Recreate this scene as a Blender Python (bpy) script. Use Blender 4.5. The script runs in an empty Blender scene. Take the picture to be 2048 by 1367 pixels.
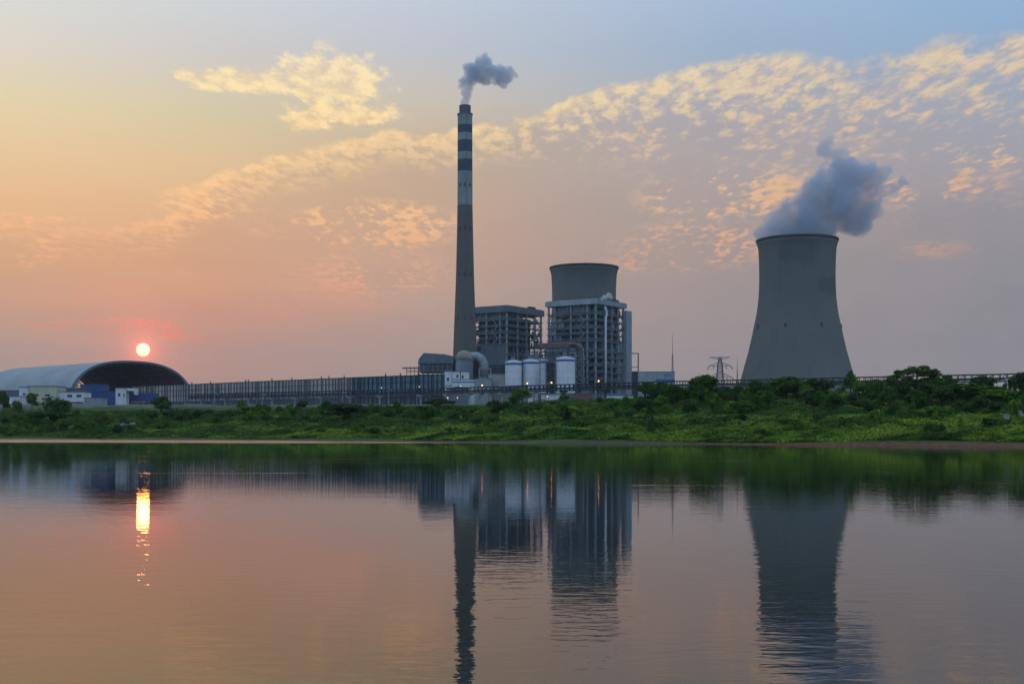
import bpy, bmesh, math, random
import numpy as np
from mathutils import Vector, noise as mnoise
R = math.radians
sc = bpy.context.scene
COL = sc.collection
# ------------------------------------------------------------------ camera
F, HY, CH = 2500.0, 862.0, 2.5          # focal length and horizon row in photo pixels, eye height over the water
cam = bpy.data.objects.new('camera', bpy.data.cameras.new('camera'))
COL.objects.link(cam); sc.camera = cam
cam.location = (0, 0, CH); cam.rotation_euler = (R(90), 0, 0)
cam.data.lens = 36.0 * F / 2048; cam.data.shift_y = (HY - 683.5) / 2048
cam.data.clip_start = 0.5; cam.data.clip_end = 20000
sc.view_settings.view_transform = 'Standard'; sc.view_settings.look = 'None'
sc.view_settings.exposure = 0.0; sc.view_settings.gamma = 1.0
sc.render.engine = 'CYCLES'
sc.cycles.use_denoising = True
sc.cycles.max_bounces = 6; sc.cycles.diffuse_bounces = 2; sc.cycles.glossy_bounces = 3
sc.cycles.volume_bounces = 1; sc.cycles.transparent_max_bounces = 8
sc.cycles.volume_max_steps = 256
sc.cycles.caustics_reflective = False; sc.cycles.caustics_refractive = False
sc.cycles.sample_clamp_indirect = 4

def PX(x, D): return (x - 1024.0) / F * D
def PZ(y, D): return CH + (HY - y) / F * D
SUN_A = math.atan((286 - 1024) / F); SUN_V = (HY - 699) / F * math.cos(SUN_A)

# ------------------------------------------------------------------ node helper
def lin(c):
    return tuple(((v / 255) / 12.92 if v / 255 <= 0.04045 else ((v / 255 + 0.055) / 1.055) ** 2.4) for v in c)
class NT:
    def __init__(s, tree): s.t = tree
    def n(s, kind, **kw):
        nd = s.t.nodes.new(kind)
        for k, v in kw.items(): setattr(nd, k, v)
        return nd
    def put(s, sock, v):
        if isinstance(v, bpy.types.NodeSocket): s.t.links.new(v, sock)
        elif v is not None: sock.default_value = v
    def m(s, op, a, b=None, c=None, clamp=False):
        nd = s.n('ShaderNodeMath', operation=op, use_clamp=clamp)
        for i, v in enumerate((a, b, c)): s.put(nd.inputs[i], v)
        return nd.outputs[0]
    def v(s, op, a, b=None, sc_=None):
        nd = s.n('ShaderNodeVectorMath', operation=op)
        s.put(nd.inputs[0], a)
        if b is not None: s.put(nd.inputs[1], b)
        if sc_ is not None: s.put(nd.inputs['Scale'], sc_)
        return nd.outputs['Value'] if op in ('LENGTH', 'DISTANCE', 'DOT_PRODUCT') else nd.outputs[0]
    def ss(s, x, e0, e1, o0=0.0, o1=1.0, kind='SMOOTHSTEP'):
        nd = s.n('ShaderNodeMapRange', interpolation_type=kind, clamp=True) if kind == 'LINEAR' else s.n('ShaderNodeMapRange', interpolation_type=kind)
        s.put(nd.inputs[0], x)
        for i, v in enumerate((e0, e1, o0, o1)): s.put(nd.inputs[i + 1], v)
        return nd.outputs[0]
    def mix(s, f, a, b, blend='MIX'):
        nd = s.n('ShaderNodeMix', data_type='RGBA', blend_type=blend)
        s.put(nd.inputs[0], f)
        for k, v in ((6, a), (7, b)):
            if isinstance(v, tuple) and len(v) == 3: v = (*v, 1)
            s.put(nd.inputs[k], v)
        return nd.outputs[2]
    def noise(s, vec, scale, detail=2, rough=0.5, dist=0.0, color=False):
        nd = s.n('ShaderNodeTexNoise')
        s.put(nd.inputs['Vector'], vec); nd.inputs['Scale'].default_value = scale
        nd.inputs['Detail'].default_value = detail; nd.inputs['Roughness'].default_value = rough
        nd.inputs['Distortion'].default_value = dist
        return nd.outputs['Color' if color else 'Fac']
    def ramp(s, x, stops):
        nd = s.n('ShaderNodeValToRGB'); cr = nd.color_ramp
        while len(cr.elements) < len(stops): cr.elements.new(0.5)
        for e, (p, c) in zip(cr.elements, stops):
            e.position = p; e.color = (*c, 1) if isinstance(c, tuple) else (c, c, c, 1)
        s.put(nd.inputs[0], x)
        return nd.outputs[0]
    def comb(s, x, y, z=0.0):
        nd = s.n('ShaderNodeCombineXYZ')
        for i, v in enumerate((x, y, z)): s.put(nd.inputs[i], v)
        return nd.outputs[0]

# ------------------------------------------------------------------ world: dusk sky with a lit cloud deck
def make_world():
    w = bpy.data.worlds.new('World'); sc.world = w; w.use_nodes = True
    t = w.node_tree; t.nodes.clear(); N = NT(t)
    gen = N.n('ShaderNodeTexCoord').outputs['Generated']
    sep = N.n('ShaderNodeSeparateXYZ'); N.put(sep.inputs[0], gen)
    x, y, z = sep.outputs
    r = N.m('MAXIMUM', N.m('SQRT', N.m('ADD', N.m('MULTIPLY', x, x), N.m('MULTIPLY', y, y))), 1e-4)
    zc = N.m('MAXIMUM', z, 0.0)
    a = N.m('ARCTAN2', x, y)                      # azimuth
    v = N.m('DIVIDE', zc, r)                      # tangent of the elevation
    e = N.m('DIVIDE', N.m('ARCTANGENT', v), math.pi / 2)
    A = lambda px: math.atan((px - 1024) / F)
    def E(yy, px=1024): return math.atan((HY - yy) / F * math.cos(A(px))) / (math.pi / 2)
    def column(px, cols, zen):
        st = [(E(yy, px), lin(c)) for yy, c in cols]
        return N.ramp(e, st + [(0.40, lin(zen)), (1.0, lin((120, 150, 190)))])
    cols = [
        (30,   [(862, (150, 138, 135)), (700, (172, 150, 142)), (600, (202, 159, 136)), (520, (214, 168, 132)), (400, (230, 185, 140)), (300, (230, 199, 158)), (200, (227, 210, 172)), (100, (221, 213, 200)), (0, (217, 218, 213))], (190, 198, 206)),
        (425,  [(862, (155, 136, 130)), (700, (174, 145, 136)), (620, (198, 148, 131)), (560, (211, 162, 132)), (470, (214, 169, 137)), (330, (222, 191, 151)), (230, (212, 200, 166)), (100, (206, 203, 201)), (0, (206, 212, 217))], (178, 190, 206)),
        (870,  [(862, (155, 142, 138)), (700, (172, 152, 146)), (600, (187, 160, 146)), (520, (199, 165, 145)), (400, (202, 171, 147)), (280, (199, 181, 157)), (200, (200, 192, 180)), (100, (190, 195, 205)), (0, (192, 202, 217))], (160, 180, 208)),
        (1430, [(862, (145, 136, 138)), (700, (154, 144, 144)), (560, (166, 152, 148)), (480, (174, 157, 149)), (350, (175, 165, 163)), (250, (172, 168, 175)), (150, (162, 177, 196)), (100, (158, 179, 202)), (0, (166, 187, 213))], (138, 168, 206)),
        (2010, [(862, (124, 126, 132)), (720, (130, 132, 140)), (600, (137, 139, 148)), (430, (144, 145, 155)), (350, (160, 158, 168)), (290, (160, 165, 176)), (200, (154, 170, 190)), (100, (145, 172, 202)), (0, (147, 178, 213))], (122, 160, 205)),
    ]
    c = column(*cols[0])
    for i in range(1, 5):
        f = N.ss(a, A(cols[i - 1][0]), A(cols[i][0]), kind='LINEAR')
        c = N.mix(f, c, column(*cols[i]))
    # broad streak noise in the haze
    zz = N.m('ADD', zc, 0.03)
    p = N.comb(N.m('DIVIDE', x, zz), N.m('MULTIPLY', N.m('DIVIDE', y, zz), 0.55))
    n1 = N.noise(p, 3.2, 5, 0.55)
    pc = N.comb(N.m('DIVIDE', x, zz), N.m('MULTIPLY', N.m('DIVIDE', y, zz), 0.42))
    pw = N.v('ADD', pc, N.v('SCALE', N.v('SUBTRACT', N.noise(pc, 14.0, 3, 0.6, color=True), (.5, .5, .5)), sc_=0.10))
    vo = N.n('ShaderNodeTexVoronoi', feature='SMOOTH_F1'); N.put(vo.inputs['Vector'], pw); vo.inputs['Scale'].default_value = 27.0; vo.inputs['Smoothness'].default_value = 0.5
    n2a = N.noise(pc, 20.0, 5, 0.62)
    n2 = N.m('ADD', N.m('MULTIPLY', n2a, 0.88), N.m('MULTIPLY', N.m('SUBTRACT', 0.75, vo.outputs['Distance']), 0.24))
    n0 = N.noise(p, 1.1, 4, 0.6)
    iso = N.noise(N.comb(a, v), 17.0, 5, 0.6)      # for cloud outlines
    isoc = N.m('SUBTRACT', iso, 0.5)
    # cloud deck under a long arched edge
    edge = [(-400, 560), (0, 436), (180, 448), (340, 428), (400, 378), (500, 326), (600, 300), (700, 282), (780, 264), (900, 262), (1000, 236), (1100, 212),
            (1200, 172), (1300, 152), (1400, 128), (1550, 98), (1700, 108), (1850, 88), (1990, 62), (2400, 20)]
    fc = N.n('ShaderNodeFloatCurve')
    lo, hi = A(-400), A(2400)
    cv = fc.mapping.curves[0]
    pts = [((A(px) - lo) / (hi - lo), (HY - yy) / F * math.cos(A(px)) / 0.4) for px, yy in edge]
    while len(cv.points) < len(pts): cv.points.new(0.5, 0.5)
    for q, pt in zip(cv.points, pts): q.location = pt
    fc.mapping.update()
    N.put(fc.inputs['Value'], N.ss(a, lo, hi, kind='LINEAR'))
    vb = N.m('MULTIPLY', fc.outputs[0], 0.4)
    d = N.m('SUBTRACT', vb, v)
    d = N.m('ADD', d, N.m('MULTIPLY', isoc, 0.035))
    deck = N.ss(d, -0.003, 0.016)
    c = N.mix(N.m('MULTIPLY', deck, 0.45), c, N.mix(1.0, c, (0.86, 0.86, 0.90), 'MULTIPLY'))
    c = N.mix(N.m('MULTIPLY', deck, N.ss(n0, 0.35, 0.75, 0.0, 0.35)), c, N.mix(1.0, c, (0.86, 0.84, 0.88), 'MULTIPLY'))
    c = N.mix(N.m('MULTIPLY', deck, N.m('MULTIPLY', N.ss(a, A(850), A(1250), 0.0, 0.42), N.ss(iso, 0.35, 0.65, 0.55, 1.0))), c, N.ramp(e, [(E(520), lin((160, 148, 148))), (E(330), lin((180, 168, 166))), (E(120), lin((186, 178, 182)))]))
    width = N.ss(a, A(900), A(1700), 0.036, 0.150)
    rel = N.m('DIVIDE', d, width)
    prof = N.ramp(rel, [(0.0, 0.0), (0.07, 0.92), (0.3, 0.80), (0.65, 0.55), (1.0, 0.0)])
    puff = N.ss(N.m('ADD', n2, N.m('MULTIPLY', isoc, 0.5)), N.m('SUBTRACT', N.ss(rel, 0.0, 0.5, 0.30, 0.47), N.ss(a, A(1250), A(900), 0.0, 0.10)), N.m('SUBTRACT', N.ss(rel, 0.0, 0.6, 0.60, 0.72), N.ss(a, A(1250), A(900), 0.0, 0.10)))
    breakup = N.ss(iso, 0.34, 0.52, 0.4, 1.0)
    low_fade = N.ss(a, A(-100), A(420), 0.55, 1.0)
    cl = N.m('MULTIPLY', N.m('MULTIPLY', prof, puff), N.m('MULTIPLY', breakup, low_fade))
    # single cloud patches: photo x, y, radius x, radius y, strength, hardness
    patches = [
        (665, 165, 118, 62, 1.0, 0), (490, 163, 120, 26, 1.0, 0), (685, 226, 118, 24, 1.0, 0), (615, 240, 52, 26, 1.0, 0), (700, 84, 50, 12, 0.25, 1),
        (750, 450, 165, 50, 1.3, 1), (560, 450, 130, 30, 0.25, 1), (1450, 390, 170, 55, 1.1, 1), (1400, 490, 170, 52, 0.7, 1), (1560, 390, 70, 60, 0.6, 1),
        (1270, 530, 90, 22, 0.32, 1), (1830, 380, 170, 34, 0.8, 1), (1960, 300, 170, 60, 0.7, 1), (20, 485, 110, 50, 1.6, 1), (400, 405, 75, 34, 1.5, 1), (60, 440, 110, 14, 0.9, 1),
        (740, 560, 190, 66, 0.5, 1), (1860, 500, 90, 20, 0.26, 1), (260, 652, 190, 14, 1.6, 1), (390, 672, 70, 12, 1.2, 1), (110, 600, 150, 16, 0.16, 1), (240, 580, 120, 20, 0.18, 1),
        (560, 620, 120, 26, 0.18, 1), (420, 410, 110, 40, 0.45, 1), (-700, 300, 500, 120, 0.6, 1), (2700, 250, 500, 150, 0.6, 1),
    ]
    soft = None; hard = None
    for px, yy, rx, ry, st, kind in patches:
        ca = math.cos(A(px)); a0, v0 = A(px), (HY - yy) / F * ca
        q = N.v('LENGTH', N.comb(N.m('MULTIPLY', N.m('SUBTRACT', a, a0), F / rx), N.m('MULTIPLY', N.m('SUBTRACT', v, v0), F / ry)))
        q = N.m('MULTIPLY', N.m('SUBTRACT', 1.25 if kind == 0 else 1.15, q), st, clamp=False)
        if kind == 0: hard = q if hard is None else N.m('MAXIMUM', hard, q)
        else:
            q = N.m('MAXIMUM', q, 0.0); soft = q if soft is None else N.m('MAXIMUM', soft, q)
    hard = N.ss(N.m('ADD', hard, N.m('ADD', N.m('MULTIPLY', isoc, 1.5), N.m('MULTIPLY', N.m('SUBTRACT', n2, 0.5), 1.5))), 0.10, 0.62)
    hard = N.m('MULTIPLY', hard, N.ss(n2, 0.28, 0.62, 0.50, 1.0))
    soft = N.m('MULTIPLY', N.m('MINIMUM', N.m('MULTIPLY', soft, 2.0), 1.0), N.ss(N.m('ADD', n2, N.m('MULTIPLY', isoc, 1.2)), 0.44, 0.66))
    soft = N.m('MINIMUM', soft, 0.85)
    cl = N.m('MAXIMUM', N.m('MAXIMUM', cl, hard), soft)
    ccol = N.ramp(e, [(E(690), lin((236, 118, 98))), (E(600), lin((222, 158, 134))), (E(450), lin((250, 194, 142))), (E(330), lin((254, 212, 156))), (E(200), lin((250, 224, 172))), (E(60), lin((244, 226, 190)))])
    ccol = N.mix(N.ss(a, A(1000), A(1900), 0, 0.8), ccol, N.mix(1.0, ccol, (0.84, 0.80, 0.88), 'MULTIPLY'))
    line = N.m('MULTIPLY', N.m('MULTIPLY', N.ss(d, -0.002, 0.003), N.ss(d, 0.020, 0.005)), N.ss(N.m('ADD', iso, N.m('MULTIPLY', n2, 0.4)), 0.58, 0.74))
    line = N.m('MULTIPLY', line, N.m('MULTIPLY', N.ss(a, A(60), A(380), 0.35, 1.0), N.ss(a, A(1350), A(1100))))
    cl = N.m('MULTIPLY', N.m('MAXIMUM', cl, line), 0.90)
    fine = N.noise(N.v('MULTIPLY', pc, (1.0, 1.6, 1.0)), 60.0, 3, 0.6)
    cl = N.m('MULTIPLY', cl, N.ss(fine, 0.25, 0.6, 0.80, 1.0))
    ccol = N.mix(N.ss(n2a, 0.35, 0.62), N.mix(1.0, ccol, (0.86, 0.82, 0.84), 'MULTIPLY'), ccol)
    ccol = N.mix(N.m('MULTIPLY', hard, 0.8), ccol, N.mix(1.0, ccol, (1.12, 1.12, 1.06), 'MULTIPLY'))
    c = N.mix(cl, c, ccol)
    # sky behind the photographer: dull blue dusk
    aa = N.m('ABSOLUTE', a)
    back = N.ramp(e, [(0.0, lin((130, 152, 184))), (0.25, lin((172, 202, 234))), (0.6, lin((198, 224, 255))), (1.0, lin((190, 218, 255)))])
    c = N.mix(N.ss(aa, R(45), R(100)), c, back)
    c = N.mix(N.ss(e, 0.38, 0.8), c, back)
    # sun disc and its glow in the haze
    ds = N.v('LENGTH', N.comb(N.m('SUBTRACT', a, SUN_A), N.m('SUBTRACT', v, SUN_V)))
    g1 = N.m('EXPONENT', N.m('DIVIDE', ds, -0.007)); g2 = N.m('EXPONENT', N.m('DIVIDE', ds, -0.030))
    def addc(c, f, col):
        return N.mix(1.0, c, N.mix(f, (0, 0, 0), col), 'ADD')
    c = addc(c, g2, (0.20, 0.01, 0.0)); c = addc(c, g1, (1.1, 0.10, 0.05))
    disc = N.ss(ds, 0.0055, 0.0044)
    nish = N.n('ShaderNodeTexSky', sky_type='NISHITA', sun_disc=False, sun_elevation=math.atan(SUN_V), sun_rotation=SUN_A)
    nish.air_density = 1.5; nish.dust_density = 3.0
    b1 = N.n('ShaderNodeBackground'); N.put(b1.inputs[0], c); b1.inputs[1].default_value = 1.0
    b2 = N.n('ShaderNodeBackground'); N.put(b2.inputs[0], nish.outputs[0]); b2.inputs[1].default_value = 0.003
    b3 = N.n('ShaderNodeBackground'); b3.inputs[0].default_value = (1.0, 0.50, 0.24, 1); N.put(b3.inputs[1], N.m('MULTIPLY', disc, 2.6))
    s1 = N.n('ShaderNodeAddShader'); s2 = N.n('ShaderNodeAddShader')
    t.links.new(b1.outputs[0], s1.inputs[0]); t.links.new(b2.outputs[0], s1.inputs[1])
    t.links.new(s1.outputs[0], s2.inputs[0]); t.links.new(b3.outputs[0], s2.inputs[1])
    out = N.n('ShaderNodeOutputWorld'); t.links.new(s2.outputs[0], out.inputs[0])
    w.cycles.sampling_method = 'MANUAL'; w.cycles.sample_map_resolution = 2048
make_world()
sun = bpy.data.objects.new('sun', bpy.data.lights.new('sun', 'SUN')); COL.objects.link(sun)
sun.data.energy = 0.003; sun.data.angle = R(0.55); sun.data.color = (1.0, 0.36, 0.08)
_sd = Vector((math.sin(SUN_A), math.cos(SUN_A), SUN_V)).normalized()
sun.rotation_euler = _sd.to_track_quat('Z', 'Y').to_euler()

# ------------------------------------------------------------------ materials
def mat(name, col, rough=0.8, metal=0.0, var=0.12, vscale=0.15, bump=0.0, corr=0.0, streak=0.0, spec=0.3):
    """plain weathered surface: noise in the colour, optional rain streaks and sheet corrugation"""
    m = bpy.data.materials.new(name); m.use_nodes = True
    t = m.node_tree; t.nodes.clear(); N = NT(t)
    p = N.n('ShaderNodeBsdfPrincipled'); o = N.n('ShaderNodeOutputMaterial'); t.links.new(p.outputs[0], o.inputs[0])
    co = N.n('ShaderNodeTexCoord').outputs['Object']
    f = N.noise(co, vscale, 5, 0.62)
    lo = tuple(x * (1 - var * 2) for x in col); hi = tuple(min(1, x * (1 + var * 2)) for x in col)
    c = N.mix(N.ss(f, 0.25, 0.75, kind='LINEAR'), lo, hi)
    if streak:
        st = N.noise(N.v('MULTIPLY', co, (0.9, 0.9, 0.05)), 1.0, 4, 0.6)
        c = N.mix(N.ss(st, 0.42, 0.75, 0, streak), c, tuple(x * 0.45 for x in col))
    N.put(p.inputs['Base Color'], c); p.inputs['Roughness'].default_value = rough
    p.inputs['Metallic'].default_value = metal; p.inputs['Specular IOR Level'].default_value = spec
    if bump:
        b = N.n('ShaderNodeBump'); b.inputs['Strength'].default_value = bump; b.inputs['Distance'].default_value = 0.2
        N.put(b.inputs['Height'], N.noise(co, vscale * 8, 4)); t.links.new(b.outputs[0], p.inputs['Normal'])
    if corr:
        s = N.n('ShaderNodeSeparateXYZ'); N.put(s.inputs[0], co)
        h = N.m('SINE', N.m('MULTIPLY', N.m('ADD', s.outputs[0], s.outputs[1]), 2 * math.pi / corr))
        b = N.n('ShaderNodeBump'); b.inputs['Strength'].default_value = 0.8; b.inputs['Distance'].default_value = corr * 0.25
        N.put(b.inputs['Height'], h); t.links.new(b.outputs[0], p.inputs['Normal'])
    return m
def emis(name, col, s):
    m = bpy.data.materials.new(name); m.use_nodes = True; p = m.node_tree.nodes['Principled BSDF']
    p.inputs['Base Color'].default_value = (*col, 1); p.inputs['Emission Color'].default_value = (*col, 1); p.inputs['Emission Strength'].default_value = s
    return m
M = dict(
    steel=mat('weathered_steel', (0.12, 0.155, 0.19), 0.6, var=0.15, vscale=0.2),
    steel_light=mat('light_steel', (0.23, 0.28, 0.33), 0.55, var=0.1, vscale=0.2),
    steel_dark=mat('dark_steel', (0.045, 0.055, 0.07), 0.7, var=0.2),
    sheet=mat('grey_sheet_cladding', (0.135, 0.17, 0.205), 0.6, corr=0.9, streak=0.4),
    sheet_light=mat('pale_sheet_cladding', (0.32, 0.39, 0.42), 0.55, corr=1.1, streak=0.3),
    beige=mat('beige_lagging', (0.30, 0.27, 0.22), 0.8, streak=0.5),
    brown=mat('rusty_lagging', (0.17, 0.12, 0.10), 0.85, streak=0.6),
    white=mat('white_render', (0.62, 0.66, 0.70), 0.8, var=0.07, streak=0.35),
    cream=mat('cream_render', (0.50, 0.50, 0.36), 0.85, var=0.06, streak=0.35),
    tank=mat('white_tank_paint', (0.66, 0.70, 0.75), 0.45, var=0.05, streak=0.35),
    blue=mat('blue_sheet', (0.045, 0.10, 0.27), 0.5, corr=0.8, streak=0.2),
    band=mat('blue_paint_band', (0.03, 0.11, 0.30), 0.5, var=0.1),
    glass=mat('dark_window_glass', (0.02, 0.025, 0.03), 0.12, var=0.1, spec=0.6),
    roof=mat('grey_roof', (0.14, 0.16, 0.19), 0.8, var=0.1),
    concrete=mat('pale_concrete', (0.34, 0.34, 0.33), 0.9, var=0.12, streak=0.3),
    gate_red=mat('red_paint', (0.45, 0.04, 0.04), 0.6),
    bark=mat('bark', (0.06, 0.045, 0.035), 0.95, vscale=3, var=0.25),
    fence_brown=mat('brown_mesh_panel', (0.50, 0.41, 0.37), 0.85, var=0.16, vscale=0.05, streak=0.3),
    fence_blue=mat('blue_mesh_panel', (0.11, 0.19, 0.25), 0.8, var=0.18, vscale=0.05, streak=0.3),
    shed_roof=mat('pale_blue_shed_sheet', (0.25, 0.31, 0.34), 0.65, streak=0.3, vscale=0.03),
    shed_in=mat('shed_inner_sheet', (0.30, 0.18, 0.17), 0.9, vscale=0.05),  # red raised so the sun's glow sits in the base colour
    lamp_on=emis('sodium_lamp', (1.0, 0.33, 0.08), 9.0),
    lamp_white=emis('pale_lamp', (1.0, 0.62, 0.34), 2.2),
)

# ------------------------------------------------------------------ mesh builder
class MB:
    def __init__(s): s.V = []; s.Fc = []; s.mi = []; s.sm = False
    def add(s, vs, fs, mi=0):
        o = len(s.V); s.V += [tuple(v) for v in vs]; s.Fc += [tuple(o + i for i in f) for f in fs]; s.mi += [mi] * len(fs); return s
    def box(s, x0, x1, y0, y1, z0, z1, mi=0):
        return s.add([(x0, y0, z0), (x1, y0, z0), (x1, y1, z0), (x0, y1, z0), (x0, y0, z1), (x1, y0, z1), (x1, y1, z1), (x0, y1, z1)],
                     [(0, 3, 2, 1), (4, 5, 6, 7), (0, 1, 5, 4), (1, 2, 6, 5), (2, 3, 7, 6), (3, 0, 4, 7)], mi)
    def obox(s, o, e1, e2, a0, a1, b0, b1, z0, z1, mi=0):
        P = lambda a, b, z: (o[0] + e1[0] * a + e2[0] * b, o[1] + e1[1] * a + e2[1] * b, z)
        return s.add([P(a0, b0, z0), P(a1, b0, z0), P(a1, b1, z0), P(a0, b1, z0), P(a0, b0, z1), P(a1, b0, z1), P(a1, b1, z1), P(a0, b1, z1)],
                     [(0, 3, 2, 1), (4, 5, 6, 7), (0, 1, 5, 4), (1, 2, 6, 5), (2, 3, 7, 6), (3, 0, 4, 7)], mi)
    def bar(s, p, q, w, h=None, mi=0):
        h = h or w; p = Vector(p); q = Vector(q); d = (q - p)
        if d.length < 1e-6: return s
        d.normalize(); up = Vector((0, 0, 1)) if abs(d.z) < 0.95 else Vector((1, 0, 0))
        a = d.cross(up).normalized() * w / 2; b = a.cross(d).normalized() * h / 2
        vs = [p + a + b, p - a + b, p - a - b, p + a - b, q + a + b, q - a + b, q - a - b, q + a - b]
        return s.add(vs, [(0, 1, 2, 3), (7, 6, 5, 4), (0, 4, 5, 1), (1, 5, 6, 2), (2, 6, 7, 3), (3, 7, 4, 0)], mi)
    def tube(s, pts, rad, n=8, mi=0, caps=True):
        pts = [Vector(p) for p in pts]; rad = rad if isinstance(rad, (list, tuple)) else [rad] * len(pts)
        rings = []; o = len(s.V); prev = None
        for i, p in enumerate(pts):
            d = (pts[min(i + 1, len(pts) - 1)] - pts[max(i - 1, 0)]).normalized()
            up = prev if prev is not None else (Vector((0, 0, 1)) if abs(d.z) < 0.9 else Vector((1, 0, 0)))
            a = (up - d * up.dot(d)).normalized(); prev = a; b = d.cross(a)
            s.V += [tuple(p + (a * math.cos(2 * math.pi * k / n) + b * math.sin(2 * math.pi * k / n)) * rad[i]) for k in range(n)]
        for i in range(len(pts) - 1):
            for k in range(n):
                k2 = (k + 1) % n
                s.Fc.append((o + i * n + k, o + i * n + k2, o + (i + 1) * n + k2, o + (i + 1) * n + k)); s.mi.append(mi)
        if caps:
            s.Fc.append(tuple(o + k for k in reversed(range(n)))); s.Fc.append(tuple(o + (len(pts) - 1) * n + k for k in range(n))); s.mi += [mi, mi]
        return s
    def lathe(s, cx, cy, prof, n=64, mis=None, closed=False):
        """prof: (radius, z) list; mis: material index per segment"""
        o = len(s.V)
        for r, z in prof:
            s.V += [(cx + r * math.cos(2 * math.pi * k / n), cy + r * math.sin(2 * math.pi * k / n), z) for k in range(n)]
        for i in range(len(prof) - 1):
            for k in range(n):
                k2 = (k + 1) % n
                s.Fc.append((o + i * n + k, o + i * n + k2, o + (i + 1) * n + k2, o + (i + 1) * n + k)); s.mi.append(mis[i] if mis else 0)
        return s
    def prism(s, o, e1, e2, poly, b0, b1, mi=0):
        """poly in (a, z), extruded along e2 from b0 to b1"""
        n = len(poly); P = lambda a, b, z: (o[0] + e1[0] * a + e2[0] * b, o[1] + e1[1] * a + e2[1] * b, z)
        vs = [P(a, b0, z) for a, z in poly] + [P(a, b1, z) for a, z in poly]
        return s.add(vs, [tuple(range(n)), tuple(reversed(range(n, 2 * n)))] + [(i, i + n, (i + 1) % n + n, (i + 1) % n) for i in range(n)], mi)
    def build(s, name, mats, parent=None, smooth=False, loc=None):
        if not isinstance(mats, (list, tuple)): mats = [mats]
        root = parent
        while root is not None and root.parent is not None: root = root.parent
        base = Vector(root.location) if root is not None else (Vector(loc) if loc is not None else Vector((0, 0, 0)))
        me = bpy.data.meshes.new(name)
        me.from_pydata([(v[0] - base.x, v[1] - base.y, v[2] - base.z) for v in s.V], [], s.Fc)
        for m in mats: me.materials.append(m)
        if len(mats) > 1: me.polygons.foreach_set('material_index', s.mi)
        if smooth: me.polygons.foreach_set('use_smooth', [True] * len(me.polygons))
        bm = bmesh.new(); bm.from_mesh(me); bmesh.ops.recalc_face_normals(bm, faces=bm.faces); bm.to_mesh(me); bm.free()
        ob = bpy.data.objects.new(name, me); COL.objects.link(ob)
        if parent is not None: ob.parent = parent
        elif loc is not None: ob.location = loc
        return ob
def tag(o, label=None, cat=None, group=None, kind=None):
    for k, v in (('label', label), ('category', cat), ('group', group), ('kind', kind)):
        if v: o[k] = v
    return o
def thing(name, label, cat, loc, group=None, rz=0.0):
    o = bpy.data.objects.new(name, None); COL.objects.link(o); o.location = loc; o.rotation_euler = (0, 0, rz); o.empty_display_size = 1
    return tag(o, label, cat, group)

# ------------------------------------------------------------------ terrain
GZ = 16.5                                        # level of the plant yard
_sx = np.array([-2600, -900, -420, -160, -80, -14, 0, 26, 60, 90, 180, 420, 1500, 3500], float)
_sy = np.array([700, 520, 430, 400, 352, 292, 272, 248, 226, 206, 184, 165, 150, 150], float)
def shore(X): return np.interp(X, _sx, _sy) + 3.0 * np.sin(np.asarray(X) * 0.071) + 2.0 * np.sin(np.asarray(X) * 0.19 + 1.3)
def base_h(X, Y):
    """smooth bank: distance inland -> height"""
    t = Y - shore(X)
    rt = np.clip((X + 20) / 90.0, 0, 1)          # 0 on the left bank, 1 on the right hill
    hl = np.interp(t, [-200, -6, 0, 5, 14, 60, 120, 170, 260, 400, 9999], [-8, -0.7, -0.02, 0.7, 1.7, 5.0, 8.6, 10.8, 13.2, GZ, GZ])
    hr = np.interp(t, [-200, -6, 0, 5, 14, 45, 90, 140, 200, 300, 9999], [-8, -0.7, -0.02, 0.75, 1.8, 3.8, 7.2, 11.4, 14.0, GZ, GZ])
    h = hl * (1 - rt) + hr * rt; w = np.clip((Y - 600) / 48.0, 0, 1) * (t > 0)
    return h * (1 - w) + GZ * w
def mound(x, y):
    return (mnoise.noise(Vector((x * 0.045, y * 0.06, 3.1))) * 1.2 + (0.5 - abs(mnoise.noise(Vector((x * 0.11, y * 0.14, 7.7))))) * 1.9
            + (0.4 - abs(mnoise.noise(Vector((x * 0.28, y * 0.30, 1.7))))) * 1.1 - 1.0)
gx = np.concatenate([np.linspace(-4200, -460, 24)[:-1], np.arange(-460, 420, 2.0), np.linspace(420, 4200, 26)])
gy = np.concatenate([np.linspace(100, 150, 8)[:-1], np.arange(150, 640, 2.0), np.linspace(640, 4200, 40)])
GX, GY = np.meshgrid(gx, gy)
GH = base_h(GX, GY)
_t = GY - shore(GX)
_w = np.clip((_t - 3) / 14.0, 0, 1) * np.clip((330 - _t) / 120.0, 0, 1)
for j in range(GH.shape[0]):
    for i in range(GH.shape[1]):
        if _w[j, i] > 0: GH[j, i] += _w[j, i] * (0.35 + mound(gx[i], gy[j]))
def ground(x, y):
    i = np.clip(np.searchsorted(gx, x) - 1, 0, len(gx) - 2); j = np.clip(np.searchsorted(gy, y) - 1, 0, len(gy) - 2)
    fx = (x - gx[i]) / (gx[i + 1] - gx[i]); fy = (y - gy[j]) / (gy[j + 1] - gy[j])
    return GH[j, i] * (1 - fx) * (1 - fy) + GH[j, i + 1] * fx * (1 - fy) + GH[j + 1, i] * (1 - fx) * fy + GH[j + 1, i + 1] * fx * fy
def gridmesh(name, xs, ys, H):
    nx, ny = len(xs), len(ys); XX, YY = np.meshgrid(xs, ys)
    co = np.stack([XX, YY, H], -1).reshape(-1, 3)
    idx = np.arange(nx * ny).reshape(ny, nx)
    q = np.stack([idx[:-1, :-1], idx[:-1, 1:], idx[1:, 1:], idx[1:, :-1]], -1).reshape(-1, 4)
    return rawmesh(name, co, q)
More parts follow.
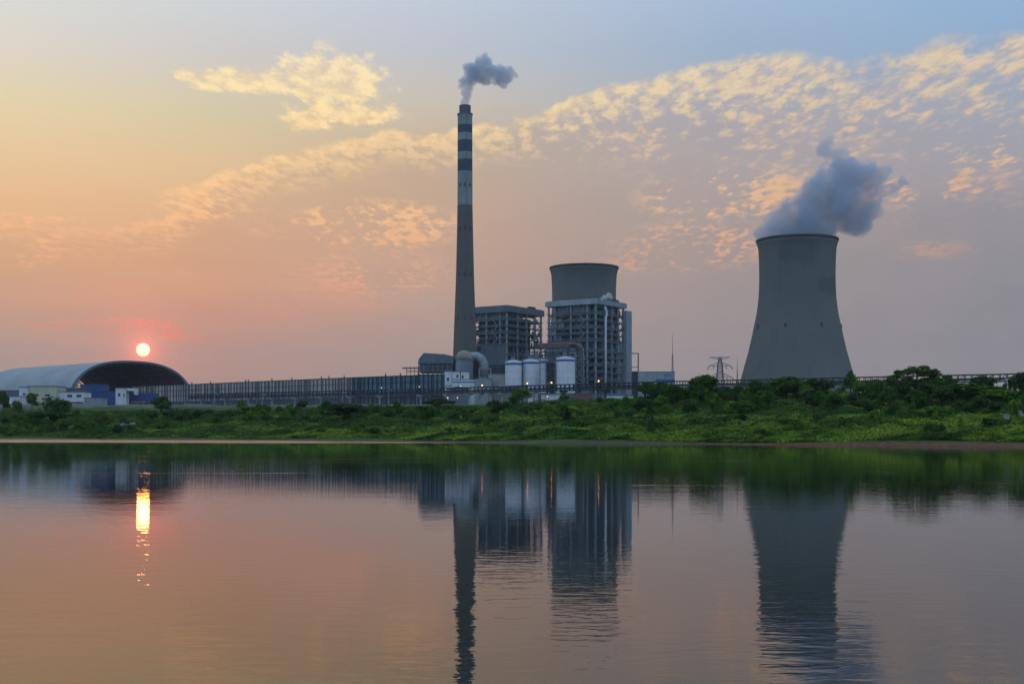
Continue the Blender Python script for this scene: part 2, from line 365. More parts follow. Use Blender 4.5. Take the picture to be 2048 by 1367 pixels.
def rawmesh(name, co, q, smooth=True):
    me = bpy.data.meshes.new(name); me.vertices.add(len(co)); me.vertices.foreach_set('co', co.astype(np.float32).ravel())
    me.loops.add(q.size); me.loops.foreach_set('vertex_index', q.astype(np.int32).ravel())
    me.polygons.add(len(q)); me.polygons.foreach_set('loop_start', np.arange(0, q.size, q.shape[1], dtype=np.int32))
    me.polygons.foreach_set('loop_total', np.full(len(q), q.shape[1], np.int32))
    me.polygons.foreach_set('use_smooth', np.full(len(q), smooth)); me.update(calc_edges=True); me.validate()
    return me
def ground_mat():
    m = bpy.data.materials.new('bank_soil_and_grass'); m.use_nodes = True; t = m.node_tree; N = NT(t); p = t.nodes['Principled BSDF']
    g = N.n('ShaderNodeNewGeometry').outputs['Position']; s = N.n('ShaderNodeSeparateXYZ'); N.put(s.inputs[0], g)
    n1 = N.noise(g, 0.08, 5, 0.6); n2 = N.noise(g, 0.8, 4, 0.6)
    grass = N.mix(N.ss(n1, 0.35, 0.65), (0.020, 0.045, 0.012), (0.055, 0.11, 0.018))
    grass = N.mix(N.ss(n2, 0.45, 0.75, 0, 0.6), grass, (0.09, 0.12, 0.03))
    soil = N.mix(N.ss(n2, 0.3, 0.7), (0.09, 0.042, 0.024), (0.17, 0.085, 0.050))
    soil = N.mix(N.ss(s.outputs[0], 60.0, 20.0), soil, N.mix(n2, (0.05, 0.045, 0.03), (0.11, 0.09, 0.06)))
    zz = N.m('ADD', s.outputs[2], N.m('MULTIPLY', N.m('SUBTRACT', n1, 0.5), 1.2))
    zz = N.m('SUBTRACT', zz, N.ss(s.outputs[0], 45.0, 70.0, 0.0, 0.15))
    c = N.mix(N.ss(zz, 0.25, 0.6), soil, grass)
    yard = N.mix(n2, (0.10, 0.10, 0.10), (0.16, 0.155, 0.145))
    c = N.mix(N.ss(s.outputs[1], 610.0, 640.0), c, yard)
    N.put(p.inputs['Base Color'], c); p.inputs['Roughness'].default_value = 0.95; p.inputs['Specular IOR Level'].default_value = 0.1
    b = N.n('ShaderNodeBump'); b.inputs['Strength'].default_value = 0.6; b.inputs['Distance'].default_value = 0.5
    N.put(b.inputs['Height'], n2); t.links.new(b.outputs[0], p.inputs['Normal'])
    return m
gme = gridmesh('ground', gx, gy, GH); gme.materials.append(ground_mat())
gob = bpy.data.objects.new('ground', gme); COL.objects.link(gob); tag(gob, kind='structure')

# ------------------------------------------------------------------ water
def water_mat():
    m = bpy.data.materials.new('lake_water'); m.use_nodes = True; t = m.node_tree; N = NT(t); p = t.nodes['Principled BSDF']
    p.inputs['Base Color'].default_value = (0.010, 0.012, 0.006, 1); p.inputs['IOR'].default_value = 1.33
    p.inputs['Specular IOR Level'].default_value = 0.5
    g = N.n('ShaderNodeNewGeometry').outputs['Position']
    at = N.n('ShaderNodeAttribute', attribute_name='ruffle').outputs['Fac']
    n_patch = N.noise(N.v('MULTIPLY', g, (0.030, 0.012, 1)), 1.0, 4, 0.6)
    gs = N.n('ShaderNodeSeparateXYZ'); N.put(gs.inputs[0], g); wy_ = gs.outputs[1]
    calm = N.m('MULTIPLY', N.ss(n_patch, 0.38, 0.66, 0.50, 1.25), N.ss(wy_, 32.0, 12.0, 0.48, 1.6))
    h1 = N.noise(N.v('MULTIPLY', g, (1.0, 2.0, 1)), 1.5, 3, 0.5, 0.3)
    h2 = N.noise(N.v('MULTIPLY', g, (1.0, 1.5, 1)), 0.35, 2, 0.5)
    h3 = N.noise(N.v('MULTIPLY', g, (1.0, 1.6, 1)), 6.0, 2, 0.5)
    h = N.m('ADD', N.m('MULTIPLY', h1, 0.0088), N.m('ADD', N.m('MULTIPLY', h2, 0.010), N.m('MULTIPLY', h3, 0.0010)))
    h = N.m('MULTIPLY', h, calm)
    rip = N.noise(N.v('MULTIPLY', g, (0.6, 1.0, 1)), 1.6, 3, 0.5)
    h = N.m('ADD', h, N.m('MULTIPLY', N.m('MULTIPLY', rip, 0.16), at))
    stk = N.ss(N.noise(N.v('MULTIPLY', g, (0.035, 0.42, 1)), 1.0, 3, 0.55), 0.650, 0.70, 0.0, 0.22)
    stk = N.m('MULTIPLY', stk, N.ss(wy_, 48.0, 62.0))
    at = N.m('MAXIMUM', at, N.m('MULTIPLY', stk, N.ss(N.noise(N.v('MULTIPLY', g, (0.02, 0.02, 1)), 1.0, 1), 0.45, 0.6)))
    h = N.m('ADD', h, N.m('MULTIPLY', N.m('MULTIPLY', rip, 0.05), N.m('MAXIMUM', stk, 0.0)))
    b = N.n('ShaderNodeBump'); b.inputs['Strength'].default_value = 1.0; b.inputs['Distance'].default_value = 1.0
    N.put(b.inputs['Height'], h); t.links.new(b.outputs[0], p.inputs['Normal'])
    N.put(p.inputs['Roughness'], N.ss(at, 0.0, 1.0, 0.012, 0.22))
    return m
wx = np.concatenate([np.linspace(-4200, -300, 40)[:-1], np.arange(-300, 300, 4.0), np.linspace(300, 4200, 40)])
wy = np.concatenate([np.linspace(-200, 160, 19)[:-1], np.arange(160, 560, 3.0), np.linspace(560, 760, 5)])
wme = gridmesh('water', wx, wy, np.zeros((len(wy), len(wx))))
WX, WY = np.meshgrid(wx, wy); tt = shore(WX) - WY
wid = np.interp(WX, [-420, -100, -60, -14, 6, 40, 60, 110, 200, 400], [130, 90, 75, 22, 7, 3, 5, 9, 10, 12])
ruf = np.clip((wid - tt) / (wid * 0.10 + 2), 0, 1) * np.clip((tt + 6) / 3.0, 0, 1)
ruf *= np.interp(WX, [-200, 0, 30, 60, 110, 400], [1, 0.8, 0.35, 0.5, 0.9, 1])
at = wme.attributes.new('ruffle', 'FLOAT', 'POINT'); at.data.foreach_set('value', ruf.astype(np.float32).ravel())
wme.materials.append(water_mat())
wob = bpy.data.objects.new('water', wme); COL.objects.link(wob); tag(wob, kind='structure')

# ------------------------------------------------------------------ cooling towers
def tower_mat(name, spots):
    m = bpy.data.materials.new(name); m.use_nodes = True; t = m.node_tree; N = NT(t); p = t.nodes['Principled BSDF']
    co = N.n('ShaderNodeTexCoord').outputs['Object']; s = N.n('ShaderNodeSeparateXYZ'); N.put(s.inputs[0], co)
    n1 = N.noise(co, 0.03, 5, 0.6); n2 = N.noise(N.v('MULTIPLY', co, (0.25, 0.25, 0.012)), 1.0, 4, 0.6)
    lift = N.noise(N.comb(0.0, 0.0, N.m('MULTIPLY', N.m('FLOOR', N.m('DIVIDE', s.outputs[2], 3.0)), 0.37)), 5.0, 1)
    c = N.mix(n1, (0.108, 0.120, 0.116), (0.165, 0.180, 0.172))
    c = N.mix(N.ss(n2, 0.45, 0.75, 0, 0.35), c, (0.09, 0.10, 0.10))
    c = N.mix(N.ss(lift, 0.35, 0.65, 0, 0.22), c, (0.11, 0.12, 0.125))
    lines = N.ss(N.m('FRACT', N.m('DIVIDE', s.outputs[2], 3.0)), 0.0, 0.16, 0.35, 0.0)
    c = N.mix(lines, c, (0.07, 0.08, 0.08))
    for (cx, cz, rx, rz) in spots:               # darker irregular patches on the shell
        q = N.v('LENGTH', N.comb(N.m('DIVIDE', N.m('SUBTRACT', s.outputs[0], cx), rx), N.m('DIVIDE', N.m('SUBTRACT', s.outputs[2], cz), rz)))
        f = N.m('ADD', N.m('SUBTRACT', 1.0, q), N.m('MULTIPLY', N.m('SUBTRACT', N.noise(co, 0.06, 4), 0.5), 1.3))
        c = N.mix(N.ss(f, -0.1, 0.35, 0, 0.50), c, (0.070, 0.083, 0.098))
    N.put(p.inputs['Base Color'], c); p.inputs['Roughness'].default_value = 0.9; p.inputs['Specular IOR Level'].default_value = 0.2
    return m
TPROF = [(81, 481), (76.8, 495), (75.2, 520), (74.6, 545), (74.8, 570), (76.5, 600), (80.2, 628), (85.2, 652), (90.2, 676), (96, 702), (101.5, 722), (107, 742), (112, 760), (121, 790), (130, 818), (134, 833)]
def cooling_tower(px, D, label, spots, sc_=1.0, name='cooling_tower'):
    cx = PX(px, D); root = thing(name, label, 'cooling tower', (cx, D, GZ), 'cooling towers')
    pr = [(r * 0.4, PZ(y, 1000)) for r, y in TPROF]
    pr = [(r, max(z, GZ - 1)) for r, z in pr][::-1]
    lip = pr[-1]
    # finer profile
    fine = []
    zs = np.array([z for r, z in pr]); rs = np.array([r for r, z in pr])
    for i in range(len(pr) - 1):
        for k in range(3):
            f = k / 3; r0, z0 = pr[max(i - 1, 0)]; r1, z1 = pr[i]; r2, z2 = pr[i + 1]; r3, z3 = pr[min(i + 2, len(pr) - 1)]
            cr = lambda a, b, c, d: 0.5 * (2 * b + (c - a) * f + (2 * a - 5 * b + 4 * c - d) * f * f + (-a + 3 * b - 3 * c + d) * f ** 3)
            fine.append((cr(r0, r1, r2, r3), z1 + (z2 - z1) * f))
    top = (lip[0] - 2.0, lip[1] - 0.6); fine.append(top)
    inner = [(r - 0.9, z) for r, z in reversed(fine)]
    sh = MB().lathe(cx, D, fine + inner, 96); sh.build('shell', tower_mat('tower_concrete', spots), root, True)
    rm = MB().lathe(cx, D, [(top[0] - 1.2, lip[1] - 1.6), (top[0] + 0.6, lip[1] - 1.6), (lip[0], lip[1] - 0.9), (lip[0], lip[1] + 0.5), (top[0] - 1.2, lip[1] + 0.5), (top[0] - 1.2, lip[1] - 1.6)], 96)
    rm.build('rim', mat('rim_concrete', (0.055, 0.065, 0.075), 0.9), root, False)
    zr = PZ(654, 1000); rr = np.interp(654, [y for r, y in TPROF], [r * 0.4 for r, y in TPROF])
    for dx in (-40, 28.5, 79, -82):                # small dark hatches round the shell
        X = dx * 0.4; Y = -math.sqrt(max(rr * rr - X * X, 1)); an = math.atan2(Y, X)
        n = (math.cos(an), math.sin(an)); tt_ = (-n[1], n[0]); o = (cx + n[0] * (rr + 0.25), D + n[1] * (rr + 0.25))
        b = MB().obox(o, tt_, n, -0.5, 0.5, -1.0, 0.35, zr - 1.2, zr + 1.2); b.obox(o, tt_, n, -0.9, 0.9, -1.0, 0.9, zr - 1.6, zr - 1.2)
        b.build('hatch', M['steel_dark'], root)
    return root
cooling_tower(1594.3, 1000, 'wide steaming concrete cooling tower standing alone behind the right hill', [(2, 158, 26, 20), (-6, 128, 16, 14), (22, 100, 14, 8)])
cooling_tower(1168, 1168, 'cooling tower without steam, half hidden behind the taller boiler house', [(0, 145, 30, 26)])

# ------------------------------------------------------------------ chimney
def chimney():
    D = 900; cx = PX(930, D); k = D / F
    root = thing('chimney', 'tall tapering chimney with blue and white bands, smoking at its top', 'chimney', (cx, D, GZ))
    W = [(833, 29.0), (760, 25.9), (700, 23.6), (636, 21.2), (560, 18.3), (480, 16.4), (411, 15.1)]
    bands = [(343.5, 1), (320, 2), (305, 1), (281.5, 2), (267, 1), (251, 2), (229, 1)]
    prof = []; mis = []
    ys = np.array([w[0] for w in W][::-1]); ws = np.array([w[1] for w in W][::-1])
    for y in np.arange(833, 411, -12): prof.append((np.interp(y, ys, ws) * k, PZ(y, D))); mis.append(0)
    prof.append((15.1 * k, PZ(411, D)))
    for y, mi in bands:
        mis.append(mi); prof.append((np.interp(y, [229, 411], [14.6, 15.1]) * k, PZ(y, D)))
    prof.append((11.2 * k, PZ(229, D))); mis.append(0)
    conc = mat('chimney_concrete', (0.125, 0.120, 0.108), 0.9, var=0.10, vscale=0.04, streak=0.35)
    wht = mat('chimney_white_paint', (0.235, 0.275, 0.285), 0.8, var=0.07, vscale=0.08, streak=0.3)
    blu = mat('chimney_blue_paint', (0.050, 0.082, 0.118), 0.8, var=0.15, vscale=0.08, streak=0.2)
    MB().lathe(cx, D, prof, 64, mis).build('shaft', [conc, wht, blu], root, False)
    MB().lathe(cx, D, [(14.6 * k + 0.35, PZ(231, D)), (14.6 * k + 0.35, PZ(228, D)), (10 * k, PZ(228, D)), (10 * k, PZ(231, D))], 64).build('parapet', M['steel'], root)
    fl = MB().lathe(cx, D, [(11.2 * k, PZ(232, D)), (11.2 * k, PZ(211.5, D)), (10.2 * k, PZ(211.5, D)), (10.2 * k, PZ(232, D))], 48).build('flue', mat('dark_flue', (0.06, 0.085, 0.105), 0.7, streak=0.6, vscale=0.3), root)
    b = MB()
    for yy in (213, 216, 219, 222, 225): b.lathe(cx, D, [(11.2 * k + 0.02, PZ(yy, D)), (11.2 * k + 0.22, PZ(yy, D)), (11.2 * k + 0.22, PZ(yy + 0.7, D)), (11.2 * k + 0.02, PZ(yy + 0.7, D))], 48)
    b.build('hoop', M['steel_light'], fl)
    for yy in (370, 457, 548, 636):
        rr = np.interp(yy, list(ys) , list(ws)) * k if yy > 411 else 15.0 * k
        for an in (-128, -88, -48):
            n = (math.cos(R(an)), math.sin(R(an))); t_ = (-n[1], n[0]); o = (cx + n[0] * rr, D + n[1] * rr); z = PZ(yy, D)
            w = MB().obox(o, t_, n, -0.4, 0.4, -0.5, 0.25, z - 0.9, z + 0.9); w.obox(o, t_, n, -0.7, 0.7, -0.5, 0.6, z - 1.3, z - 0.9); w.build('hatch', M['steel_dark'], root)
    # ladder down the side
    b = MB(); prev = None
    for y in np.arange(231, 800, 14):
        rr = (np.interp(y, ys, ws) if y > 411 else 14.9) * k + 0.35
        an = R(-76); pt = (cx + math.cos(an) * rr, D + math.sin(an) * rr, PZ(y, D))
        if prev: b.bar(prev, pt, 0.22)
        prev = pt
    b.build('ladder', M['steel'], root)
chimney()

# ------------------------------------------------------------------ boiler houses
TH = R(34); E1 = (math.sin(TH), math.cos(TH)); E2 = (-math.cos(TH), math.sin(TH))
def reach(o, e, px):
    u = (px - 1024) / F
    return (u * o[1] - o[0]) / (e[0] - u * e[1])
def boiler_house(cpx, D, pl, pr, roof_top, roof_bot, label, seed, tall):
    rnd = random.Random(seed); o = (PX(cpx, D), D); L1 = reach(o, E1, pr); L2 = reach(o, E2, pl)
    zt, zb = PZ(roof_top, D), PZ(roof_bot, D)
    root = thing('boiler_house', label, 'boiler house', (o[0], o[1], GZ), 'boiler houses')
    I = 2.0                                           # frame set in under the roof edge
    cap = MB().obox(o, E1, E2, 0, L1, 0, L2, zb, zt); cap.obox(o, E1, E2, 1, L1 - 1, 1, L2 - 1, zt, zt + 0.5)
    rf = cap.build('roof', M['sheet_light'] if tall else M['sheet'], root)
    ve = MB()
    for k in range(7):
        a, b = rnd.uniform(10, L1 - 4), rnd.uniform(4, L2 - 4); s = rnd.uniform(0.6, 1.4); MB().obox(o, E1, E2, a, a + s, b, b + s, zt + 0.5, zt + rnd.uniform(1.3, 2.6)).build('vent', M['steel_dark'], rf)
    ve.obox(o, E1, E2, L1 * 0.70, L1 * 0.84, 3, 6, zt + 0.5, zt + 2.3)
    ve.build('plant_box', M['steel_dark'], rf)
    P = lambda a, b, z: (o[0] + E1[0] * a + E2[0] * b, o[1] + E1[1] * a + E2[1] * b, z)
    a_pos = [I, I + (L1 - 2 * I) * 0.30, I + (L1 - 2 * I) * 0.56, I + (L1 - 2 * I) * 0.80, L1 - I]
    b_pos = [I, I + (L2 - 2 * I) * 0.17, I + (L2 - 2 * I) * 0.52, I + (L2 - 2 * I) * 0.86, L2 - I]
    for i, a in enumerate(a_pos):
        for j, b in enumerate(b_pos):
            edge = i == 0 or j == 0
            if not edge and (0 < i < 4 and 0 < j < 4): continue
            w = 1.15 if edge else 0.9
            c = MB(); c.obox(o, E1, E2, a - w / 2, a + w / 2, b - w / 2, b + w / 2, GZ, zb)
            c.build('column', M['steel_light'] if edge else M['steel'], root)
    lv = [PZ(y * 1.0, 900) for y in (624, 640, 652, 666, 678, 700, 714, 728, 744, 757)]
    ox = 1.3
    for k, z in enumerate(lv):
        if z > zb - 3: continue
        main = k in (0, 2, 4, 5, 7, 9)
        f = MB()
        f.obox(o, E1, E2, I - ox, L1 - I + ox, I - ox, I + 4.5, z, z + 0.25); f.obox(o, E1, E2, I - ox, I + 4.5, I + 4.5, L2 - I + ox, z, z + 0.25)
        if main: f.obox(o, E1, E2, L1 - I - 4, L1 - I + ox, I + 4.5, L2 - I + ox, z, z + 0.25)
        f.build('floor', M['steel'], root)
        h = 1.0 if main else 0.55
        g = MB()
        g.obox(o, E1, E2, I + .6, L1 - I - .6, I - 0.42, I + 0.2, z - h, z - 0.004); g.obox(o, E1, E2, I - 0.42, I + 0.2, I + .6, L2 - I - .6, z - h, z - 0.004)
        if main: g.obox(o, E1, E2, L1 - I - .2, L1 - I + .4, I + .6, L2 - I - .6, z - h, z - 0.004); g.obox(o, E1, E2, I + .6, L1 - I - .6, L2 - I - .2, L2 - I + .4, z - h, z - 0.004)
        g.build('beam', M['steel_light'] if main else M['steel'], root)
        rl = MB()
        for dz in (0.8, 1.35):
            rl.bar(P(I - ox + .1, I - ox + .1, z + dz), P(L1 - I + ox, I - ox + .1, z + dz), 0.12); rl.bar(P(I - ox + .1, I - ox + .1, z + dz), P(I - ox + .1, L2 - I + ox, z + dz), 0.12)
        for q in range(int(L1 / 2)): rl.bar(P(q * 2 + 1, I - ox + .1, z), P(q * 2 + 1, I - ox + .1, z + 1.35), 0.10)
        for q in range(int(L2 / 2)): rl.bar(P(I - ox + .1, q * 2 + 1, z), P(I - ox + .1, q * 2 + 1, z + 1.35), 0.10)
        rl.build('handrail', M['steel_light'], root)
    # diagonal braces
    zl = [GZ] + sorted(lv)[::2] + [zb]
    for (p0, p1) in (((a_pos[3], I - 0.0), (a_pos[4], I - 0.0)), ((I, b_pos[0]), (I, b_pos[1])), ((I, b_pos[3]), (I, b_pos[4])), ((L1 - I, b_pos[3]), (L1 - I, b_pos[4]))):
        br = MB()
        for q in range(len(zl) - 1):
            if q % 2: p0, p1 = p1, p0
            br.bar(P(*p0, zl[q]), P(*p1, zl[q + 1]), 0.4)
        br.build('brace', M['steel'], root)
    ls = [GZ] + sorted(l for l in lv if l < zb - 3)
    for k, (z0, z1) in enumerate(zip(ls, ls[1:])):
        sgn = 1 if k % 2 else -1
        for face in (0, 1):
            m0, hw = ((L2 * .30, 2.6) if face == 0 else (L1 * .88, 2.2))
            st_ = MB()
            for off in (-.45, .45):
                if face == 0: st_.bar(P(I - 1.5 + off, m0 - sgn * hw, z0 + .2), P(I - 1.5 + off, m0 + sgn * hw, z1), .14, .35)
                else: st_.bar(P(m0 - sgn * hw, I - 1.5 + off, z0 + .2), P(m0 + sgn * hw, I - 1.5 + off, z1), .14, .35)
            for q in range(9):
                f_ = (q + .5) / 9; zz_ = z0 + .2 + (z1 - z0 - .2) * f_; u_ = m0 + sgn * hw * (2 * f_ - 1)
                if face == 0: st_.obox(o, E1, E2, I - 1.97, I - 1.03, u_ - .2, u_ + .2, zz_, zz_ + .06)
                else: st_.obox(o, E1, E2, u_ - .2, u_ + .2, I - 1.97, I - 1.03, zz_, zz_ + .06)
            st_.build('stair_flight', M['steel_light'], root)
    # boiler body hung in the frame, hopper below
    bo = MB(); a0, a1, b0, b1 = L1 * .17, L1 * .78, L2 * .15, L2 * (.72 if tall else .82)
    zb0 = PZ(716, 900)
    bo.obox(o, E1, E2, a0, a1, b0, b1, zb0, zb - 3.0)
    bo.obox(o, E1, E2, a0 - 1.2, a1 + 1.2, b0 - 1.2, b1 + 1.2, PZ(655, 900), PZ(652, 900)); bo.obox(o, E1, E2, a0 - 0.9, a1 + .9, b0 - .9, b1 + .9, PZ(690, 900), PZ(688, 900))
    bo.obox(o, E1, E2, a0 + 4, a1 - 4, b0 + 4, b1 - 4, GZ + 4, zb0)
    bo.build('boiler', M['steel_dark'] if False else M['sheet'], root)
    if tall:
        lg = MB(); lg.obox(o, E1, E2, 6.0, 6.6, L2 * .20, L2 * .64, PZ(650, 900), PZ(628, 900)); lg.obox(o, E1, E2, 6.3, 7.0, L2 * .22, L2 * .60, PZ(684, 900), PZ(655, 900))
        lg.build('lagging_panel', M['beige'], root)
    up = MB(); up.obox(o, E1, E2, 3.0, 3.5, L2 * (.16 if tall else .10), L2 * .86, zb - 5.2, zb); up.obox(o, E1, E2, L1 * .1, L1 * .8, 3.0, 3.5, zb - 2.2, zb)
    up.build('wall_panel', M['sheet'], root)
    # pipes, ducts and machinery
    for q in range(60):
        eq = MB()
        z = rnd.choice(lv) + 0.25; s = rnd.uniform(0.6, 2.6); hh = rnd.uniform(0.8, 4)
        if rnd.random() < .5: a, b = rnd.uniform(2.6, L1 - 4), rnd.uniform(2.4, 5.5)
        else: a, b = rnd.uniform(2.4, 5.5), rnd.uniform(2.6, L2 - 4)
        if z + hh < zb - 1: eq.obox(o, E1, E2, a, a + s, b, b + s * .8, z, z + hh).build('machine', M['steel_dark'], root)
    for q in range(60):
        pi = MB()
        if rnd.random() < .5: a, b, da, db = rnd.uniform(3, L1 - 6), rnd.uniform(2.5, 6), rnd.uniform(3, 9), 0
        else: a, b, da, db = rnd.uniform(2.5, 6), rnd.uniform(3, L2 - 6), 0, rnd.uniform(3, 9)
        z = rnd.uniform(GZ + 6, zb - 4); r_ = rnd.uniform(0.12, 0.42); dz = rnd.choice([-1, 1]) * rnd.uniform(3, 9)
        a2, b2 = min(a + da, L1 - 3), min(b + db, L2 - 3)
        pi.tube([P(a, b, z), P(a2, b2, z), P(a2, b2, max(GZ, min(zb - 1, z + dz)))], r_, 6).build('pipe', M['steel_light'], root)
    for q in range(55):
        lg2 = MB()
        a, b = rnd.uniform(5, L1 - 6), rnd.uniform(5.5, 8); z = rnd.uniform(GZ + 4, zb - 10); lg2.obox(o, E1, E2, a, a + rnd.uniform(2, 6), b, b + .8, z, z + rnd.uniform(2, 6)); lg2.build('duct', [M['sheet'] if q % 3 else M['beige']], root); lg2 = MB()
        a, b = rnd.uniform(5.5, 8), rnd.uniform(5, L2 - 6); z = rnd.uniform(GZ + 4, zb - 10); lg2.obox(o, E1, E2, a, a + .8, b, b + rnd.uniform(2, 6), z, z + rnd.uniform(2, 6))
        lg2.build('duct', [M['sheet'] if q % 3 else M['steel']], root)
    if tall:
        st = MB().obox(o, E1, E2, L1 - 3.5, L1 + 4.6, -1.6, 2.6, GZ, PZ(620, 930)); st.build('stair_tower', M['sheet_light'], root)
        st = MB().obox(o, E1, E2, L1 - 3.7, L1 - 3.5, -1.4, 2.4, GZ, PZ(621, 930)); st.build('stair_tower_edge', M['steel_light'], root)
        dp = MB().tube([P(12.2, -0.4, GZ), P(12.2, -0.4, zb - 9), P(13.6, -0.4, zb - 7), P(13.4, -0.4, zb - 4.5), P(11, -0.4, zb - 1.5)], 0.85, 12); dp.build('downpipe', M['tank'], root, True)
        hp = MB().tube([P(15, 13, GZ + 4), P(15, 13, GZ + 8), P(15, 13, GZ + 19)], [3, 6.5, 6.5], 24); hp.tube([P(9, 12, GZ + 3), P(9, 12, GZ + 16)], [4.5, 5.2], 20)
        hp.build('hopper', M['beige'], root)
        si = MB().obox(o, E1, E2, L1 * .26, L1 * .36, 2.2, 5.5, GZ, PZ(650, 900)); si.build('lift_shaft', M['sheet'], root)
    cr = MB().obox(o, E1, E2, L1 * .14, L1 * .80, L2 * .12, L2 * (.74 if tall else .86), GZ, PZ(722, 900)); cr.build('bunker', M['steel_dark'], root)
    return root, o, L1, L2, zt
bh1 = boiler_house(1015, 948, 930, 1089, 610.4, 622.8, 'shorter grey boiler house right beside the chimney', 11, False)
bh2 = boiler_house(1193.4, 900, 1090, 1254, 597, 606.8, 'taller boiler house with pale roof and stair tower, right of the tank row', 5, True)

# ------------------------------------------------------------------ generic buildings
def building(name, label, cat, x0, x1, yt, D, depth=14, wall='white', roof='roof', wins=(), band=None, gable=0.0, rz=0.0, y_base=None, group=None, overhang=0.25, door=None):
    """front wall spans photo columns x0..x1 at distance D"""
    X0, X1 = PX(x0, D), PX(x1, D); cx = (X0 + X1) / 2; w = (X1 - X0) / 2; zt = PZ(yt, D); z0 = GZ if y_base is None else PZ(y_base, D)
    e1 = (math.cos(rz), math.sin(rz)); e2 = (-math.sin(rz), math.cos(rz)); o = (cx, D)
    root = thing(name, label, cat, (cx, D, z0 if y_base is not None else GZ), group)
    if gable: body = MB().prism(o, e1, e2, [(-w, z0), (w, z0), (w, zt), (0, zt + gable), (-w, zt)], 0, depth)
    else: body = MB().obox(o, e1, e2, -w, w, 0, depth, z0, zt)
    body.build('wall', M[wall], root)
    if gable:
        r = MB(); g = overhang
        for s in (-1, 1): r.prism(o, e1, e2, [(0, zt + gable + .05), (s * (w + g), zt - g * gable / w + .05), (s * (w + g), zt - g * gable / w + .3), (0, zt + gable + .3)], -g, depth + g)
    else: r = MB().obox(o, e1, e2, -w - overhang, w + overhang, -overhang, depth + overhang, zt, zt + 0.35)
    r.build('roof', M[roof], root)
    if band:
        b = MB().obox(o, e1, e2, -w - .06, w + .06, -0.06, depth + .06, PZ(band[1], D), PZ(band[0], D)); b.build('painted_band', M['band'], root)
    for (a, b, c, d) in wins:
        wi = MB().obox(o, e1, e2, PX(a, D) - cx, PX(c, D) - cx, -0.07, 0.3, PZ(d, D), PZ(b, D)).build('window', M['glass'], root)
        fr = MB(); A0, A1, B0, B1 = PX(a, D) - cx, PX(c, D) - cx, PZ(d, D), PZ(b, D)
        for q in ((A0 - .12, A1 + .12, B1, B1 + .12), (A0 - .12, A1 + .12, B0 - .15, B0), (A0 - .12, A0, B0, B1), (A1, A1 + .12, B0, B1), ((A0 + A1) / 2 - .05, (A0 + A1) / 2 + .05, B0, B1)):
            fr.obox(o, e1, e2, q[0], q[1], -0.14, 0.2, q[2], q[3])
        fr.build('frame', M['steel_light'], wi)
    return root
# left group under the arched shed
building('low_wall_building', 'low pale building with blue-grey upper strip at the far left edge', 'building', -30, 38, 781, 720, 10, 'sheet', wins=())
building('site_hut', 'low whitewashed hut below the blue-grey strip building', 'hut', 12, 40, 793, 690, 8, 'white')
building('office_block', 'narrow white stair block at left end of the cream building', 'building', 38, 55, 774, 700, 14, 'white', wins=((46, 786, 51, 789.5), (46, 799, 51, 802)))
building('cream_building', 'flat-roofed cream building with two dark windows', 'building', 55.4, 112, 772.5, 702, 16, 'cream', wins=((66, 787.5, 77, 791.5), (91, 788, 100, 792), (84, 795.5, 103, 798)))
building('blue_roof_shed', 'long shed with dark blue wall strip behind the grey-white offices', 'shed', 112.5, 161, 776, 730, 10, 'sheet')
building('white_annex', 'small plain white annex between cream building and windowed offices', 'building', 113, 129, 783.5, 705, 10, 'white')
building('grey_office', 'grey-white office with two wide dark windows', 'building', 129.5, 168, 784, 690, 12, 'white', wins=((135, 789, 144, 793.5), (153.5, 789, 162.5, 793.5), (131, 803.5, 167, 806)))
building('storage_shed', 'low grey metal shed in front of the blue buildings', 'shed', 168.5, 204, 796, 680, 9, 'sheet_light')
building('blue_tower_building', 'taller bright blue building at the left mouth of the arched shed', 'building', 160.5, 204, 769, 760, 14, 'blue', roof='blue', wins=((176, 781, 179, 790), (181, 781, 184, 790)))
building('blue_low_building', 'long low blue building left of the white stair tower', 'building', 184, 230.5, 783, 725, 14, 'blue', roof='blue')
wt = building('white_stair_tower', 'white concrete stair tower with a side arm over the blue gallery', 'tower', 231, 252, 776, 700, 6, 'white', wins=((236.5, 786, 240.5, 792), (247, 787.5, 249, 793)))
MB().box(PX(252, 700) + .27, PX(270, 700), 700, 706, PZ(781, 700), PZ(776.2, 700)).box(PX(268.5, 700), PX(270, 700), 700, 706, PZ(789, 700), PZ(781, 700)).build('arm', M['white'], wt)
bg = thing('raised_gallery', 'bright blue enclosed gallery raised on posts beside the white stair tower', 'gallery', (PX(280, 702), 707, GZ))
MB().box(PX(255, 702), PX(304, 702), 708, 714, PZ(801, 702), PZ(785, 702)).build('body', M['blue'], bg)
for px in (256, 268, 280, 292, 303):
    MB().box(PX(px, 702) - .25, PX(px, 702) + .25, 708.3, 709, GZ, PZ(801, 702)).build('post', M['steel_light'], bg)
    MB().box(PX(px, 702) - .25, PX(px, 702) + .25, 713, 713.6, GZ, PZ(801, 702)).build('post', M['steel_light'], bg)

